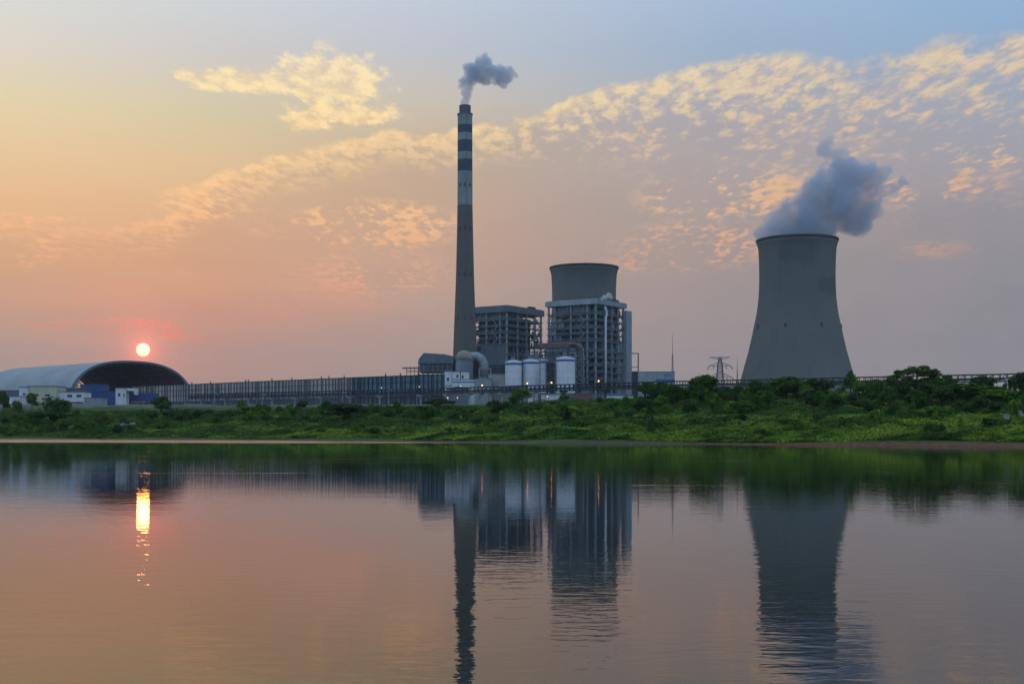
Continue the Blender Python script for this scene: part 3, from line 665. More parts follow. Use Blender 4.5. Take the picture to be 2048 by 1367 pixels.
# arched storage shed
def arch_shed():
    ap = (PX(267, 950), 950.0); ax = Vector((-0.745, 0.667)).normalized(); e1 = (ax.y, -ax.x); e2 = (ax.x, ax.y)   # e1 along the mouth, e2 along the barrel
    root = thing('arched_shed', 'huge arched storage shed with open dark mouth under the setting sun', 'shed', (ap[0], ap[1], GZ))
    h = PZ(722, 950) - GZ; a = 54.0; n = 2.5
    prof = []
    for k in range(49):
        th = math.pi * k / 48; c, s = math.cos(th), math.sin(th)
        prof.append((a * math.copysign(abs(c) ** (2 / n), c), GZ + h * abs(s) ** (2 / n)))
    L = 150; P = lambda q, b, z: (ap[0] + e1[0] * q + e2[0] * b, ap[1] + e1[1] * q + e2[1] * b, z)
    def shell(t0, t1, b0, b1):
        m = MB(); vs = []
        def sc(t): return [(q * (1 - t / a), GZ + (z - GZ) * (1 - t / h)) for q, z in prof]
        o, i = sc(t0), sc(t1); K = len(prof)
        for b in (b0, b1):
            vs += [P(q, b, z) for q, z in o]; vs += [P(q, b, z) for q, z in i]
        f = []
        for k in range(K - 1):
            f += [(k, k + 1, 2 * K + k + 1, 2 * K + k), (K + k, 3 * K + k, 3 * K + k + 1, K + k + 1), (k, K + k, K + k + 1, k + 1), (2 * K + k, 2 * K + k + 1, 3 * K + k + 1, 3 * K + k)]
        return m.add(vs, f)
    shell(0, 0.3, 0.0, L).build('roof_shell', M['shed_roof'], root)
    shell(0.35, 0.7, 0.1, L).build('lining', M['shed_in'], root)
    shell(-0.30, 1.3, -1.1, -0.05).build('mouth_rim', M['steel'], root)
    g = MB(); ribs = 12
    for r_ in range(ribs + 1):
        b = 0.6 + r_ * (L - 1.2) / ribs
        pts = [P(q * (1 - 2.4 / a), b, GZ + (z - GZ) * (1 - 2.4 / h)) for q, z in prof[::2]]
        for p0, p1 in zip(pts, pts[1:]): g.bar(p0, p1, 0.45)
    g.build('rib', M['steel_dark'], root)
    g = MB()
    for k in range(3, 46, 3):
        q, z = prof[k]; g.bar(P(q * .965, .6, GZ + (z - GZ) * .955), P(q * .965, L - .6, GZ + (z - GZ) * .955), 0.3)
    g.build('purlin', M['steel_dark'], root)
    g = MB()                                       # lattice across the far mouth
    for k in range(2, 22, 2):
        q, z = prof[k]; q2, z2 = prof[k + 2]; g.bar(P(q * .95, L - 1, GZ + (z - GZ) * .95), P(q2 * .86, L - 1, GZ + (z2 - GZ) * .84), 0.5); g.bar(P(q2 * .86, L - 1, GZ + (z2 - GZ) * .84), P(q2 * .95, L - 1, GZ + (z2 - GZ) * .95), 0.5)
        g.bar(P(q * .86, L - 1, GZ + (z - GZ) * .84), P(q2 * .86, L - 1, GZ + (z2 - GZ) * .84), 0.5)
    g.build('gable_lattice', M['steel_light'], root)
arch_shed()

# wind fences: tall panel screens on posts
def screen_fence(name, label, x0, D0, x1, D1, z1, matn, seed, z0=None):
    rnd = random.Random(seed); p = Vector((PX(x0, D0), D0)); q = Vector((PX(x1, D1), D1)); d = q - p; L = d.length; d.normalize(); n = (-d.y, d.x); e = (d.x, d.y)
    root = thing(name, label, 'fence', (p.x, p.y, GZ), 'dust fences round the coal yard')
    zb = GZ + 7.5
    MB().obox(p, e, n, 0, L, 0.5, 0.8, zb, z1).build('panel', M[matn], root)
    MB().obox(p, e, n, 0, L, 1.6, 1.9, GZ, zb - .1).build('skirt_wall', M['sheet'] if matn == 'fence_blue' else M['roof'], root)
    post = MB(); s = 0.0
    while s < L:
        post.obox(p, e, n, s, s + 0.32, -0.3, 0.45, GZ, z1 + (1.6 if rnd.random() < .16 else 0.15))
        if rnd.random() < .35: post.obox(p, e, n, s + 1.2, s + 1.45, 0.1, 0.48, GZ, z1)
        s += rnd.choice([2.6, 3.1, 3.6, 4.2])
    po = post.build('post_row', M['steel'] if matn == 'fence_brown' else M['steel_dark'], root)
    rl = MB()
    for z in (zb - .2, zb + (z1 - zb) * .33, zb + (z1 - zb) * .66, z1): rl.obox(p, e, n, 0, L, 0.05, 0.49, z - .12, z + .16)
    rl.build('rail', M['steel_dark'], root)
    lt = MB()
    pa = [0.0]
    k = 0.0
    while k < L - 4: lt.bar((p.x + e[0] * k, p.y + e[1] * k, zb), (p.x + e[0] * (k + 4), p.y + e[1] * (k + 4), GZ + 1), 0.2); k += 8
    lt.build('brace', M['steel_dark'], root)
screen_fence('dust_fence', 'brown dust fence of tall ribbed panels running from the arched shed', 264, 941, 704, 779, 36.0, 'fence_brown', 3)
screen_fence('dust_fence', 'dark blue dust fence of tall ribbed panels ending at the white plant buildings', 705, 778.5, 888, 735, 36.0, 'fence_blue', 4)

# ------------------------------------------------------------------ flue gas and duct works left of the boiler houses
def vault(name, label, x0, x1, yt, D, depth, m1, lat=True):
    X0, X1 = PX(x0, D), PX(x1, D); zt = PZ(yt, D); w = X1 - X0; root = thing(name, label, 'duct', ((X0 + X1) / 2, D, GZ))
    z2 = PZ(yt + 12, D); z3 = PZ(yt + 20, D)
    MB().prism((X0, D), (1, 0), (0, 1), [(0, z3), (0.02 * w, z2), (0.16 * w, zt), (0.75 * w, zt - .8), (w, z2 + 2), (w, z3)], 0, depth).build('casing', M[m1], root)
    MB().box(X0 + 1, X1 - 1, D + 1, D + depth - 1, PZ(yt + 38, D), z3 - .02).build('hopper_floor', M['sheet'], root)
    fr = MB()
    for k in range(8):
        x = X0 + .6 + k * (w - 1.2) / 7; fr.box(x - .3, x + .3, D - .3, D + .3, GZ, z3 - .05)
    for y in (yt + 21, yt + 28, yt + 36, yt + 44): fr.box(X0, X1, D - .55, D - .31, PZ(y, D), PZ(y, D) + .45)
    for k in range(7):
        x = X0 + .6 + k * (w - 1.2) / 7; fr.bar((x, D - .7, PZ(yt + 60, D)), (x + w / 7, D - .7, PZ(yt + 36, D)), .25)
    for k in range(14): x = X0 + k * w / 13; fr.bar((x, D - .8, PZ(yt + 21, D)), (x, D - .8, PZ(yt + 21, D) + 1.6), .12)
    fr.build('frame', M['steel'], root)
    rb = MB()
    for k in range(1, 12): x = X0 + k * w / 12; rb.box(x - .12, x + .12, D - .25, D, z3, z2)
    rb.build('stiffener', M['steel_light'], root)
vault('precipitator_duct', 'dark hump-roofed dust precipitator left of the chimney foot', 836, 906, 705.5, 880, 26, 'steel')
def platform():
    D = 860; root = thing('crane_platform', 'thin steel platform sticking out left of the precipitator', 'platform', (PX(822, D), D, GZ))
    MB().box(PX(804, D), PX(838, D), D, D + 6, PZ(736.5, D), PZ(735, D)).box(PX(812, D), PX(838, D), D, D + 6, PZ(742.5, D), PZ(741.5, D)).build('deck', M['steel_dark'], root)
    f = MB()
    for px in (813, 821, 829, 836): f.bar((PX(px, D), D + .5, GZ), (PX(px, D), D + .5, PZ(733.5, D)), .4)
    f.bar((PX(804, D), D, PZ(733, D)), (PX(838, D), D, PZ(733, D)), .2); f.build('leg_frame', M['steel'], root)
platform()
def absorber():
    D = 860; cx = PX(928.5, D); r = 17.2 * D / F; root = thing('absorber_tower', 'round grey absorber tank with beige domed top at the chimney foot', 'tank', (cx, D, GZ))
    zb, zt = PZ(719, D), PZ(700, D)
    MB().lathe(cx, D, [(0.01, GZ), (r, GZ), (r, zb), (0.01, zb)], 40).build('body', mat('absorber_sheet', (0.20, 0.26, 0.32), 0.6, corr=1.2, streak=.3), root, False)
    pr = [(r + .5, zb), (r + .5, zb + .8)] + [(r * math.cos(t) , zb + .8 + (zt - zb - .8) * math.sin(t)) for t in np.linspace(0, math.pi / 2 - .01, 12)]
    MB().lathe(cx, D, pr, 40).build('dome', mat('dome_lagging', (0.24, 0.23, 0.17), 0.8, streak=.3), root, False)
    rl = MB()
    for z in (zb + 1.2, zb + 2): rl.lathe(cx, D, [(r + 1, z), (r + 1.15, z), (r + 1.15, z + .15), (r + 1, z + .15)], 40)
    rl.build('handrail', M['steel_light'], root)
    D2 = 868
    du = thing('curved_duct', 'pale duct curving down to the right from the domed absorber tank', 'duct', (PX(962, D2), D2, GZ))
    pts = []
    for t in np.linspace(0, math.pi / 2, 9): pts.append((PX(951, D2) + math.sin(t) * PX(951 + 17, D2) - math.sin(t) * PX(951, D2), D2, PZ(735, D2) + (PZ(713, D2) - PZ(735, D2)) * math.cos(t)))
    pts = [(PX(936, D2), D2, PZ(713, D2))] + pts + [(PX(968, D2), D2, PZ(757, D2))]
    MB().tube(pts, 3.2, 16).build('pipe', M['sheet_light'], du, True)
    fl = MB()
    for q in (2, 5, 8): fl.tube([Vector(pts[q]) * .5 + Vector(pts[q - 1]) * .5, Vector(pts[q])], 3.4, 16)
    fl.build('flange', M['steel_light'], du)
    fr = MB(); D3 = 862
    for px in (957, 980): fr.box(PX(px, D3), PX(px, D3) + .9, D3, D3 + 1, GZ, PZ(738, D3))
    fr.box(PX(957, D3), PX(980, D3) + .9, D3 + .1, D3 + .9, PZ(738, D3), PZ(735.5, D3)); fr.box(PX(957, D3), PX(980, D3), D3 + .2, D3 + .8, PZ(755, D3), PZ(753, D3))
    fr.build('portal_frame', M['beige'], du)
absorber()
building('duct_casing', 'dark slate-blue blank casing below the shorter boiler house', 'building', 961, 1011, 693, 905, 20, 'sheet', roof='sheet', overhang=.05)
building('fan_house', 'low dark louvred fan house behind the cream store', 'building', 977, 1011, 729, 872, 14, 'steel_dark', wins=())
building('dark_stack_block', 'dark block between domed absorber and curved duct', 'building', 947, 966, 722, 874, 8, 'steel_dark')
building('pump_house', 'small white tower building with one round dark opening below the precipitator', 'building', 889, 903.6, 742.5, 850, 10, 'white', wins=((894, 755, 898, 761),))
building('control_house', 'white twin-topped building with small dark window left of the absorber', 'building', 904.5, 920, 743, 848, 8, 'white', wins=((913, 749, 916.5, 754.5),))
building('control_house', 'white boxy building with small dark window right below the absorber', 'building', 921.6, 938, 743.6, 848, 8, 'white', wins=((923.5, 750, 927, 755.5),))
building('banded_building', 'low white building with a thin blue band, in front of the twin white blocks', 'building', 904, 950, 758.8, 838, 9, 'white', band=(762.8, 764.8))
building('gabled_shed', 'pale blue gable-roofed shed below the curved duct', 'shed', 949.5, 983, 758, 836, 14, 'sheet_light', gable=1.0)
building('cream_store', 'long pale cream store between curved duct and first tank', 'building', 977, 1010, 748.5, 850, 12, 'concrete', roof='steel_light')
building('low_white_building', 'long low white wall at the foot of the precipitator', 'building', 864, 903, 771.5, 820, 8, 'white')
building('canopy_shed', 'low shed with slanting white roof left of the trestle conveyor', 'shed', 897, 936, 776, 700, 10, 'roof', roof='white', gable=1.0, overhang=1.2)
building('white_canopy_building', 'long flat white canopy in front of the first two tanks', 'canopy', 1000, 1056, 771.5, 790, 8, 'roof', roof='white', overhang=.8)

# storage tanks
def tank(px, rpx, yt, D, label, box=True):
    cx = PX(px, D); r = rpx * D / F; zt = PZ(yt, D); root = thing('storage_tank', label, 'tank', (cx, D, GZ), 'white storage tanks with blue bands')
    MB().lathe(cx, D, [(0.01, GZ), (r, GZ), (r, zt), (0.01, zt + 1.2)], 40).build('shell', M['tank'], root, False)
    MB().lathe(cx, D, [(r, PZ(yt + 7.5, D)), (r + .07, PZ(yt + 7.5, D)), (r + .07, PZ(yt + 3.5, D)), (r, PZ(yt + 3.5, D))], 40).build('painted_band', M['band'], root)
    rl = MB()
    for z in (zt + .6, zt + 1.1): rl.lathe(cx, D, [(r - .1, z), (r, z), (r, z + .1), (r - .1, z + .1)], 40)
    for k in range(24): an = 2 * math.pi * k / 24; rl.bar((cx + (r - .05) * math.cos(an), D + (r - .05) * math.sin(an), zt), (cx + (r - .05) * math.cos(an), D + (r - .05) * math.sin(an), zt + 1.1), .08)
    rl.build('handrail', M['steel_light'], root)
    ri = MB()
    for z in np.arange(GZ + 4, zt - 5, 4.2): ri.lathe(cx, D, [(r, z), (r + .05, z), (r + .05, z + .12), (r, z + .12)], 40)
    ri.build('seam_ring', M['steel_light'], root)
    to = MB().box(cx - 1.6, cx + 1.2, D - 1, D + 1.5, zt + .2, zt + 3.2); to.tube([(cx + 2.6, D, zt + .4), (cx + 2.6, D, zt + 4)], .5, 8); to.build('roof_box', M['steel'], root)
tank(1027, 16.6, 722.5, 830, 'wide white tank with blue band, leftmost of the tank row')
tank(1061.5, 16.2, 720.5, 834, 'wide white tank with blue band, second from the left')
tank(1083, 14, 719, 872, 'partly hidden white tank behind the lattice stair tower')
tank(1131, 19, 715.5, 822, 'widest white tank with blue band, in front of the taller boiler house')
def lattice_tower(name, label, cat, x0, x1, yt, D, dep, step=3.4, w=.35, fill=None, m='steel'):
    X0, X1 = PX(x0, D), PX(x1, D); zt = PZ(yt, D); root = thing(name, label, cat, ((X0 + X1) / 2, D, GZ))
    cs = [(X0, D), (X1, D), (X1, D + dep), (X0, D + dep)]
    f = MB()
    for c in cs: f.box(c[0] - w / 2, c[0] + w / 2, c[1] - w / 2, c[1] + w / 2, GZ, zt)
    f.build('frame', M[m], root)
    b = MB(); fl = MB(); z = GZ + step; k = 0
    while z < zt + .1:
        for i in range(4):
            c, d = cs[i], cs[(i + 1) % 4]; b.bar((*c, z), (*d, z), w * .7)
            b.bar((*(c if k % 2 else d), z - step), (*(d if k % 2 else c), z), w * .6)
        fl.box(X0 + .2, X1 - .2, D + .2, D + dep - .2, z - .08, z + .02)
        z += step; k += 1
    b.build('brace', M[m], root); fl.build('landing', M['steel_dark'], root)
    if fill: MB().box(X0 + .5, X1 - .5, D + dep * .35, D + dep - .3, GZ, zt - 1.5).build('casing', M[fill], root)
    return root
lattice_tower('stair_frame', 'dark lattice stair tower between the third and the widest tank', 'stair tower', 1092, 1110, 719, 820, 8, fill='steel_dark')
lattice_tower('pipe_frame', 'open steel pipe frame right of the widest tank', 'pipe frame', 1152, 1168, 704, 830, 7, step=4.5, m='steel_light')  # open steel frame carrying pipes
# pipe rack above the tanks and the brown overhead duct
def pipe_rack():
    rnd = random.Random(8); D = 870; root = thing('pipe_rack', 'tangle of pipes and trusses on legs above the tanks', 'pipe rack', (PX(1110, D), D, GZ))
    f = MB()
    for px in range(1056, 1166, 9):
        for dy in (0, 7): f.bar((PX(px, D), D + dy, GZ), (PX(px, D), D + dy, PZ(701 + rnd.uniform(-2, 3), D)), .45)
    for y in (703, 709, 716): f.bar((PX(1052, D), D, PZ(y, D)), (PX(1166, D), D, PZ(y, D)), .4); f.bar((PX(1052, D), D + 7, PZ(y, D)), (PX(1166, D), D + 7, PZ(y, D)), .4)
    for px in range(1056, 1160, 9): f.bar((PX(px, D), D, PZ(716, D)), (PX(px + 9, D), D, PZ(703, D)), .25)
    f.build('frame', M['steel'], root)
    p = MB()
    for k in range(34):
        x0 = rnd.uniform(1054, 1150); y = rnd.uniform(698, 722); r_ = rnd.uniform(.15, .5); yo = rnd.uniform(-1, 6); x1 = x0 + rnd.uniform(6, 30)
        p.tube([(PX(x0, D), D + yo, PZ(y + rnd.uniform(2, 9), D)), (PX(x0, D), D + yo, PZ(y, D)), (PX(x1, D), D + yo, PZ(y, D))], r_, 6)
    p.build('pipe', M['steel_light'], root)
    b = MB()
    for k in range(22):
        x0 = rnd.uniform(1056, 1156); y = rnd.uniform(704, 722); b.box(PX(x0, D), PX(x0 + rnd.uniform(2, 6), D), D + 1, D + 4, PZ(y, D), PZ(y - rnd.uniform(2, 6), D))
    b.build('machinery', M['steel_dark'], root)
    D = 862; du = thing('overhead_duct', 'long brownish duct bridging between both boiler houses', 'duct', (PX(1118, D), D, GZ))
    MB().tube([(PX(1076, D), D + 2, PZ(691, D)), (PX(1150, D), D, PZ(689.5, D)), (PX(1158, D), D, PZ(692, D)), (PX(1161, D), D, PZ(700, D))], 1.8, 12).build('pipe', M['concrete'] if False else M['brown'], du, True)
    MB().box(PX(1080, D), PX(1136, D), D - 2.6, D - 2.2, PZ(695, D), PZ(686.5, D)).build('cladding', M['brown'], du)
    l = MB()
    for px in (1080, 1098, 1116, 1134, 1152): l.bar((PX(px, D), D, GZ), (PX(px, D), D, PZ(697, D)), .6)
    l.bar((PX(1076, D), D - 1, PZ(698, D)), (PX(1160, D), D - 1, PZ(698, D)), .7); l.build('leg_frame', M['steel'], du)
    D = 852; ar = thing('loop_pipe', 'dark looped pipe above the widest tank', 'pipe', (PX(1145, D), D, GZ))
    pts = [(PX(1137, D), D, PZ(712, D))] + [(PX(1146 - 9 * math.cos(t), D), D, PZ(696 - 8 * math.sin(t), D)) for t in np.linspace(0, math.pi, 8)] + [(PX(1155, D), D, PZ(712, D)), (PX(1155, D), D, GZ)]
    MB().tube(pts, .9, 10).build('pipe', M['steel_dark'], ar, True)
pipe_rack()

# right hand building with blue band, portal frame
tb = building('turbine_hall', 'pale hall with blue stripe and small blue sign, right of the taller boiler house', 'hall', 1277, 1349.5, 743.5, 860, 20, 'sheet_light', roof='roof')
D = 860
MB().box(PX(1311, D), PX(1349.5, D) + .05, D - .08, D + .2, PZ(764.5, D), PZ(758, D)).build('painted_band', M['band'], tb)
MB().box(PX(1277, D), PX(1310, D), D - .5, D + .0, GZ, PZ(743.6, D)).build('front_wall', M['sheet_light'], tb)
sg = MB()
for (a, b, c, d) in ((1329.5, 748.5, 1331.5, 750.5), (1330, 751, 1331.2, 755), (1333, 748.5, 1336, 750), (1337, 748.5, 1339.5, 750), (1340.5, 748.5, 1343, 750), (1333, 751.5, 1335, 752.7), (1336.2, 751.5, 1338, 752.7), (1339.4, 751.5, 1342, 752.7)):
    sg.box(PX(a, D), PX(c, D), D - .15, D - .01, PZ(d, D), PZ(b, D))
sg.build('sign', M['band'], tb)
building('dark_link_building', 'dark narrow link between stair tower and striped hall', 'building', 1266, 1276.6, 743, 866, 10, 'steel_dark')
pf = thing('goal_post_frame', 'thin goal-post steel frame beside the stair tower', 'frame', (PX(1272, 880), 880, GZ))
f = MB(); D = 880
f.bar((PX(1276.5, D), D, GZ), (PX(1276.5, D), D, PZ(706, D)), .8).bar((PX(1262, D), D, PZ(706.5, D)), (PX(1277, D), D, PZ(706.5, D)), .7).bar((PX(1262, D), D, PZ(734, D)), (PX(1277, D), D, PZ(734, D)), .5)
f.build('beam', M['steel'], pf)
# low buildings behind the trestle
building('low_blue_wall', 'blue-grey low wall block under the conveyor', 'building', 1076, 1212, 787, 640, 6, 'sheet')
building('long_white_store', 'long low white store under the conveyor, right of the dark pier', 'building', 1213, 1254, 788, 610, 10, 'white', band=(788.6, 790.8), roof='steel_light')
building('cream_kiosk', 'small cream kiosk at right end of the long white store', 'kiosk', 1254, 1267, 791, 604, 5, 'cream')
building('white_store', 'low white store behind the dark conveyor pier', 'building', 1083, 1121, 789, 630, 5, 'white', roof='steel_light')
building('grey_shed', 'grey-blue shed glimpsed between trees right of the cream kiosk', 'shed', 1300, 1366, 777, 640, 14, 'sheet_light')
building('pale_shed', 'pale shed glimpsed below the conveyor left of the wide cooling tower', 'shed', 1440, 1480, 776, 640, 14, 'sheet_light')
rg = thing('red_gate_frame', 'red steel gate frame under the conveyor', 'gate', (PX(1170, 615), 615, GZ)); D = 615
f = MB()
for px in (1156, 1163, 1170, 1177, 1183): f.box(PX(px, D) - .18, PX(px, D) + .18, D, D + .4, GZ, PZ(790, D))
f.build('post', M['gate_red'], rg)
MB().box(PX(1155, D), PX(1184, D), D - .05, D + .45, PZ(793, D), PZ(789.8, D)).build('beam', M['gate_red'], rg)

# ------------------------------------------------------------------ conveyor trestle
def conveyor():
    pts = [(-192, 746), (-42, 647), (70, 554), (225, 463)]; zt, zb = 24.6, 21.6
    root = thing('conveyor_bridge', 'long dark conveyor bridge on piers crossing in front of the whole plant', 'conveyor', (pts[0][0], pts[0][1], GZ))
    ch = MB(); po = MB(); be = MB(); rf = MB()
    for (p, q) in zip(pts, pts[1:]):
        p = Vector(p); q = Vector(q); d = q - p; L = d.length; d.normalize(); e = (d.x, d.y); n = (-d.y, d.x)
        for s in (-1.5, 1.3):
            ch.obox(p, e, n, 0, L, s, s + .25, zb, zb + .45); ch.obox(p, e, n, 0, L, s, s + .25, zt - .25, zt)
        be.obox(p, e, n, 0, L, -1.1, 1.1, zb + .75, zb + 1.65)
        rf.obox(p, e, n, 0, L, -1.7, 1.7, zt + .004, zt + .15)
        k = 0.0
        while k < L:
            for s in (-1.55, 1.25): po.obox(p, e, n, k, k + .28, s, s + .32, zb + .2, zt - .02)
            if int(k / 2.6) % 2 == 0: po.bar((p.x + e[0] * k + n[0] * -1.45, p.y + e[1] * k + n[1] * -1.45, zb + .3), (p.x + e[0] * (k + 2.6) + n[0] * -1.45, p.y + e[1] * (k + 2.6) + n[1] * -1.45, zt - .2), .16)
            k += 2.6
    ch.V, n0 = ch.V + po.V, len(ch.V); ch.Fc += [tuple(i + n0 for i in f) for f in po.Fc]; ch.mi += po.mi; ch.build('truss', M['steel_dark'], root); be.build('belt_casing', M['steel_dark'], root); rf.build('roof', M['steel'], root)
    xs = [402, 450, 497, 544, 590, 642, 700, 760, 841, 893, 938, 960, 978, 1004, 1068, 1127, 1211, 1290, 1372, 1450, 1530, 1620, 1710, 1800, 1890]
    arr = []
    for px in xs:
        u = (px - 1024) / F
        for p, q in zip(pts, pts[1:]):
            t = (u * p[1] - p[0]) / ((q[0] - p[0]) - u * (q[1] - p[1]))
            if 0 <= t < 1: arr.append((p[0] + (q[0] - p[0]) * t, p[1] + (q[1] - p[1]) * t, px)); break
    for X, Y, px in arr:
        g = MB(); w = .45
        g.box(X - w, X + w, Y - w, Y + w, min(GZ, float(ground(X, Y))) - .5, zb - 1.4)
        g.prism((X, Y), (1, 0), (0, 1), [(-w, zb - 1.4), (w, zb - 1.4), (2.0, zb - .5), (2.0, zb - .004), (-2.0, zb - .004), (-2.0, zb - .5)], -1.2, 1.2)
        g.build('pier', M['steel_dark'] if 1100 < px else (M['steel_light'] if px < 870 else M['concrete']), root)
conveyor()

# ------------------------------------------------------------------ lamp posts
def street_lamp(px, y_head, D, lit, label, group, side=1):
    X = PX(px, D); z = PZ(y_head, D); g0 = min(GZ, float(ground(X, D)))
    root = thing('street_lamp', label, 'street lamp', (X - side * 1.4, D, g0), group); X2 = X - side * 1.4
    MB().tube([(X2, D, g0 - .3), (X2, D, z + .5)], [.20, .12], 8).build('pole', M['steel_light'], root)
    MB().tube([(X2, D, z + .3), (X2 + side * .6, D, z + .75), (X, D, z + .5)], .08, 6).build('arm', M['steel_light'], root)
    if lit:
        hd = MB().box(X - .5, X + .5, D - .3, D + .3, z + .35, z + .62).build('lamp_head', M['steel'], root)
        s = .30 if lit == 1 else .24
        MB().lathe(X, D, [(0.01, z - s)] + [(s * math.cos(t), z + s * math.sin(t)) for t in np.linspace(-1.3, 1.3, 7)] + [(0.01, z + s)], 12).build('bulb', M['lamp_on'] if lit == 1 else M['lamp_white'], hd, True)
    else: MB().box(X - .6, X + .5, D - .25, D + .25, z + .3, z + .6).build('lamp_head', M['steel_light'], root)
for px, yh, D, where in ((375, 768, 650, 'at the right foot of the arched shed'), (434, 790, 640, 'between the first conveyor piers'), (530, 791, 635, 'in front of the brown dust fence, left'), (690, 788, 625, 'in front of the brown dust fence, right end'), (783, 782, 620, 'in front of the blue dust fence'), (948, 779, 600, 'below the curved duct'), (1146, 783, 590, 'left of the red gate')):
    street_lamp(px, yh, D, 0, 'unlit slim grey lamp post ' + where, 'unlit lamp posts')
for px, yh, D, lit, where in ((763, 775, 715, 2, 'in front of the blue dust fence, left'), (838.7, 773, 715, 2, 'in front of the blue dust fence, right end'), (921, 771, 640, 2, 'below the domed absorber tank'), (964.3, 770, 640, 1, 'below the curved duct'),
                          (1054.5, 766, 640, 1, 'in front of the second tank'), (1103, 764.8, 620, 1, 'in front of the lattice stair tower'), (1197.2, 761.6, 600, 1, 'in front of the taller boiler house'),
                          (895.3, 795, 600, 2, 'low down under the conveyor, leftmost pair'), (915, 795, 600, 2, 'low down under the conveyor, beside its twin'), (1095.5, 792, 615, 2, 'low down before the white store')):
    street_lamp(px, yh, D, lit, 'glowing yard lamp ' + where, 'lit yard lamps')

# ------------------------------------------------------------------ pylon, masts, power poles
def pylon():
    D = 900; cx = PX(1440, D); k = D / F; root = thing('electricity_pylon', 'lattice electricity pylon with three pairs of arms', 'pylon', (cx, D, GZ))
    b = MB(); lv = [(833, 11), (800, 9), (775, 7.4), (760, 6.4), (750, 5.8), (741, 5.2), (733, 4.8), (727, 4.0), (720, 2.8), (714, 2.4)]
    def cs(y, w): w *= k; return [Vector((cx + sx * w, D + sy * w, PZ(y, D))) for sx, sy in ((-1, -1), (1, -1), (1, 1), (-1, 1))]
    for (y0, w0), (y1, w1) in zip(lv, lv[1:]):
        A, B = cs(y0, w0), cs(y1, w1)
        for i in range(4):
            j = (i + 1) % 4; b.bar(A[i], B[i], .42); b.bar(A[i], B[j], .24); b.bar(A[j], B[i], .24); b.bar(B[i], B[j], .24)
    b.build('tower_body', M['steel'], root)
    for y, w, up, dn in ((714, 20, 0, 4.5), (728, 21, -4, 4), (752, 25, -8, 1)):
        for s in (-1, 1):
            a = MB(); tip = Vector((cx + s * w * k, D, PZ(y if up == 0 else y + 3, D)))
            for sy in (-1, 1):
                a.bar((cx + s * 2 * k, D + sy * .8, PZ(y + up, D)), tip, .3); a.bar((cx + s * 3 * k, D + sy * .8, PZ(y + dn, D)), tip, .3)
            for q in (.3, .55, .8):
                t0 = Vector((cx + s * 2 * k, D, PZ(y + up, D))).lerp(tip, q); t1 = Vector((cx + s * 3 * k, D, PZ(y + dn, D))).lerp(tip, q); a.bar(t0, t1, .2)
            ar = a.build('arm', M['steel'], root)
            if up:
                ins = MB(); ins.tube([tip, tip + Vector((s * 1.6, 0, -2.6))], .28, 6); ins.tube([tip.lerp(Vector((cx, D, tip.z)), .45), tip.lerp(Vector((cx, D, tip.z)), .45) + Vector((s * .6, 0, -2.4))], .25, 6)
                ins.build('insulator', M['steel_dark'], ar)
pylon()
def mast(px, yt, D, w, label):
    cx = PX(px, D); zt = PZ(yt, D); root = thing('radio_mast', label, 'mast', (cx, D, GZ), 'thin radio masts'); b = MB(); z = GZ; H = zt - GZ
    while z < GZ + H * .72:
        f0 = 1 - (z - GZ) / H; z2 = z + 2.4; f1 = 1 - (z2 - GZ) / H
        A = [Vector((cx + w * f0 * math.cos(t), D + w * f0 * math.sin(t), z)) for t in (0.3, 2.4, 4.5)]; B = [Vector((cx + w * f1 * math.cos(t), D + w * f1 * math.sin(t), z2)) for t in (0.3, 2.4, 4.5)]
        for i in range(3): b.bar(A[i], B[i], .22); b.bar(A[i], B[(i + 1) % 3], .14); b.bar(B[i], B[(i + 1) % 3], .14)
        z = z2
    b.build('lattice', M['steel'], root)
    MB().tube([(cx, D, z - .3), (cx, D, zt)], [.22, .08], 6).build('antenna', M['steel'], root)
mast(1345, 667, 900, 1.5, 'tall thin radio mast behind the striped hall')
mast(1474.5, 716, 880, .8, 'short thin mast between pylon and wide cooling tower')
def hframe():
    D = 330; X = PX(2019.5, D); g = float(ground(X, D)); root = thing('power_pole', 'white two-legged power pole among the trees at far right', 'power pole', (X, D, g))
    a, b = PX(2014, D), PX(2025.5, D)
    MB().tube([(a + .5, D, g - .5), (a, D, PZ(756.5, D))], [.22, .15], 8).build('leg', M['white'], root); MB().tube([(b, D, g - .5), (b, D, PZ(756.5, D))], [.22, .15], 8).build('leg', M['white'], root)
    MB().bar((a - .4, D, PZ(758, D)), (b + .6, D, PZ(757, D)), .25).build('crossbar', M['white'], root)
hframe()
# small things on the banks
def small_box(name, label, cat, x0, x1, y0, D, dep, m, hgt):
    X0, X1 = PX(x0, D), PX(x1, D); g = float(ground((X0 + X1) / 2, D)); b = MB().box(X0, X1, D, D + dep, g - 1.0, g + hgt)
    b.box(X0 - .15, X1 + .15, D - .15, D + dep + .15, g + hgt, g + hgt + .15)
    return tag(b.build(name, M[m], None, loc=((X0 + X1) / 2, D, g)), label, cat)
small_box('pump_hut', 'small grey-white hut at the right edge of the green bank', 'hut', 2041, 2060, 828, 262, 3, 'concrete', 2.4)
small_box('pump_box', 'small pale box with dark front on the right bank', 'box', 2010, 2019, 838, 250, 1.5, 'concrete', 1.4)

